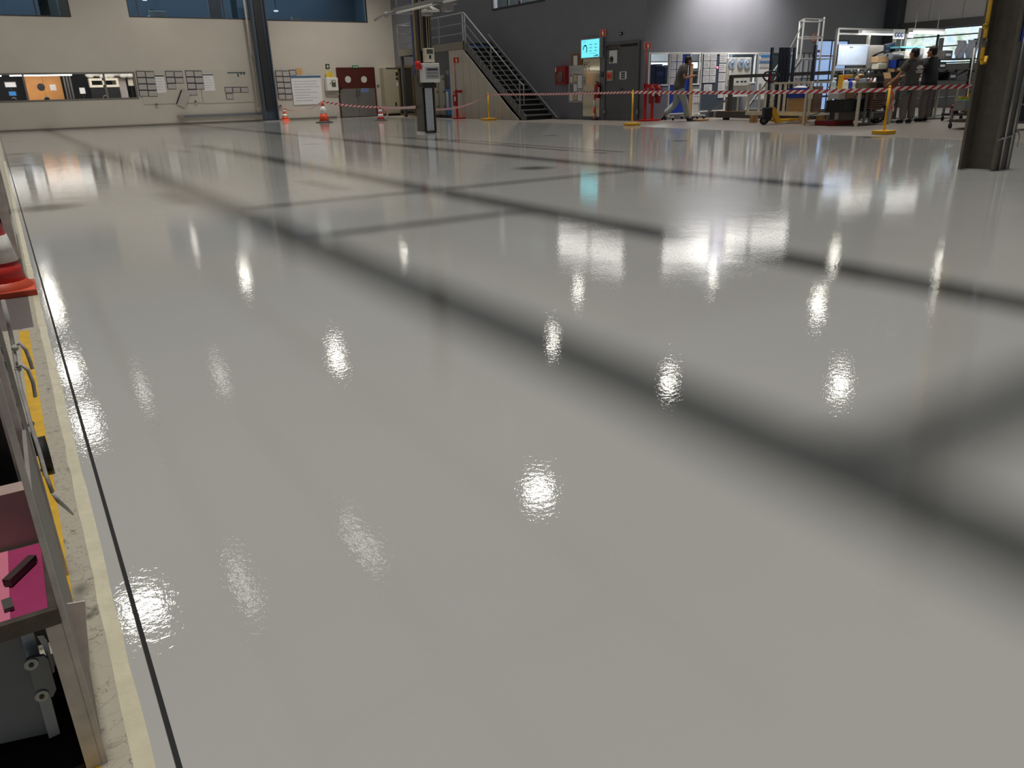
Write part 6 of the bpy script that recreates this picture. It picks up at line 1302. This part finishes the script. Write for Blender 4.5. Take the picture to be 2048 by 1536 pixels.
# rope
t = T('grey_rope', 'grey knotted rope hanging along the left racks over the yellow line', 'rope', (-.1, 1.8, .3)); M_ROPE = mat('rope_grey', (186, 180, 174), .9, var=.15, scale=60, bump=.001)
def rp(*px): return [atY(x, y, Y) for x, y, Y in px]
k = MB(); k.tube(rp((6, 600, 1.75), (18, 650, 1.75), (27, 694, 1.75), (33, 735, 1.72), (42, 780, 1.70), (53, 815, 1.68), (62, 850, 1.66), (78, 900, 1.64), (92, 950, 1.62), (105, 985, 1.6)), .0038, 8); k.build('main_rope', M_ROPE, t)
k = MB(); k.tube(rp((27, 694, 1.74), (40, 686, 1.73), (52, 700, 1.73), (60, 722, 1.73), (65, 738, 1.73)), .0036, 8); k.build('loop_end', M_ROPE, t)
k = MB(); k.tube(rp((33, 735, 1.72), (44, 730, 1.71), (56, 740, 1.71), (66, 765, 1.71), (71, 794, 1.71)), .0036, 8); k.build('loop_end', M_ROPE, t)
k = MB(); k.tube(rp((105, 985, 1.6), (118, 1003, 1.6), (132, 1015, 1.62), (146, 1029, 1.64)), [.0038, .004, .0036, .002], 8); k.build('frayed_end', M_ROPE, t)
for x, y in ((30, 696), (36, 738), (62, 848)): k = MB(); k.ball(atY(x, y, 1.72), .0065); k.build('knot', M_ROPE, t)
# far rack with the dark inset and the big cone
t = T('white_cart', 'white framed cart with dark inset panels behind the large cone at the left edge', 'cart', (-.4, 6.6, 0))
for y in (5.62, 7.6): k = MB(); k.box(-.10, -.05, y - .03, y + .03, .12, 1.4); k.build('post', M_RKW, t, bevel=.004)
for y in (5.62, 7.6): k = MB(); k.box(-.9, -.85, y - .03, y + .03, .12, 1.4); k.build('post', M_RKW, t, bevel=.004)
for z in (.14, .62): k = MB(); k.box(-.10, -.05, 5.65, 7.57, z - .03, z + .03); k.build('side_rail', M_RKW if z < .5 else mat('greenish_rail', (140, 142, 124), .5, var=.15), t)
for z in (.14, .62): k = MB(); k.box(-.85, -.1, 5.59, 5.65, z - .03, z + .03); k.build('end_rail', M_RKW, t)
k = MB(); k.box(-.85, -.1, 5.66, 5.68, .18, .58); k.build('inset_panel', M_DARK, t)
k = MB(); k.box(-.13, -.12, 5.64, 5.66, .18, .58); k.build('bright_strip', M_GALV, t)
for y in (5.75, 7.45): k = MB(); k.disc((-.12, y, .055), .055, (1, 0, 0), .03, 14); k.build('castor', M_RUB, t); k = MB(); k.bar((-.12, y, .11), (-.12, y, .06), .03); k.build('castor_fork', M_GUN, t)
cone('big worn red and white cone on the floor at the left edge of the photo', Vector((-.17, 5.16, .0005)), .62, .165, [(0, .2, 0), (.2, .46, 1), (.46, .68, 0), (.68, .9, 1), (.9, 1, 0)], RW, mat('cone_base_orange', (196, 74, 44), .5, var=.12), .06, .03, .13)

# ================================================================== suspended lighting track and lamps
t = T('lighting_track', 'long grey suspended track with lamp tubes in front of the middle column', 'lighting track', (8.6, 13, 3.0))
X0 = 8.35
def tz_(x, y): return atX(x, y, X0)
a, b = tz_(790, 24), tz_(958, -4)
zz = (a.z + b.z) / 2
k = MB(); k.box(X0 - .05, X0 + .05, b.y - 4, a.y, zz + .03, zz + .12); k.build('channel', M_RAIL, t)
k = MB(); k.box(X0 + .28, X0 + .38, b.y - 4, a.y - .6, zz + .08, zz + .15); k.build('channel', M_PANEL, t)
for i in range(3): y = a.y - .3 - i * 2.3; k = MB(); k.tube([(X0 - .1, y, zz - .0), (X0 - .1, y - 1.9, zz - .0)], .022, 10); k.build('lamp_tube', mat('tube_off_white', (216, 212, 204), .3), t)
for y in (a.y - .1, a.y - 2.2, a.y - 4.4): k = MB(); k.box(X0 - .14, X0 + .4, y - .05, y + .05, zz + .0, zz + .04); k.build('cross_bracket', M_RAIL, t); k = MB(); k.tube([(X0, y, zz + .1), (X0, y, 6.4)], .012); k.build('hanger', M_STEEL, t)
k = MB(); y = a.y - 1.6; k.lathe([(.02, .16), (.05, .08), (.2, .0), (.2, -.02)], (X0 + .1, y, zz - .06), 18); k.build('lamp_shade', M_PANEL, t)
for i, f in enumerate((.35, .6)): k = MB(); y = a.y + (b.y - a.y) * f; k.box(X0 + .05, X0 + .22, y - .12, y + .12, zz - .14, zz + .02); k.build('junction_box', M_RAIL, t)
k = MB(); k.tube([(X0, a.y + 1.2, zz - .03), (X0 - .02, a.y + .6, zz + .04), (X0, a.y, zz + .06)], .03); k.ball((X0, a.y + .5, zz + .03), .07); k.build('cable_end', M_RAIL, t)
# hall lamps hanging five metres up, mirrored as glints in the coat
ZL = 5.0
lamps = [((6.46, 28.5), 1), ((5.9, 17.65), 1), ((13.0, 29.0), .6), ((6.1, 9.07), 1.2), ((10.86, 15.4), .7), ((14.6, 19.3), .7), ((11.2, 11.5), .9), ((19.3, 18.0), .6), ((24.9, 17.4), .9), ((18.87, 13.5), 1), ((13.9, 9.2), 1), ((26.2, 14.2), .7), ((22.5, 12.1), .6),
         ((.27, 9.4), 1.5), ((.25, 16.5), 1.3), ((.25, 20.5), 1.3), ((.33, 27.5), 1.2), ((.33, 31.0), 1.0), ((6.41, 37.0), .5)]
weak = [(1.49, 17.95), (3.15, 17.9), (3.16, 9.26), (1.46, 9.26)]
for i, ((x, y), s) in enumerate(lamps):
    t = T('hall_lamp', 'round white hall lamp hanging high over the coated floor', 'lamp', (x, y, ZL), 'hall lamps above the coated floor')
    r = .175 * s; k = MB(); k.lathe([(r * .2, .3), (r * .5, .22), (r * 1.15, .06), (r * 1.15, .02)], (x, y, ZL), 16); k.build('lamp_shade', M_STEELD, t)
    k = MB(); k.lathe([(r, 0.012), (r, -.012)], (x, y, ZL), 16); k.build('bulb', M_LAMP, t)
    k = MB(); k.tube([(x, y, ZL + .3), (x, y, 6.8)], .01, 6); k.build('cord', M_BLACK, t)
for x, y in weak:
    t = T('hall_tube_lamp', 'dim tube lamp hanging high over the coated floor', 'lamp', (x, y, ZL), 'dim tube lamps above the coated floor')
    k = MB(); k.box(x - .06, x + .06, y - .7, y + .7, ZL + .03, ZL + .08); k.build('housing', M_PANEL, t); k = MB(); k.box(x - .04, x + .04, y - .65, y + .65, ZL, ZL + .03); k.build('tube', mat('tube_dim', (255, 250, 240), emit=4), t)
    for yy in (y - .5, y + .5): k = MB(); k.tube([(x, yy, ZL + .08), (x, yy, 6.8)], .008, 6); k.build('hanger', M_STEEL, t)
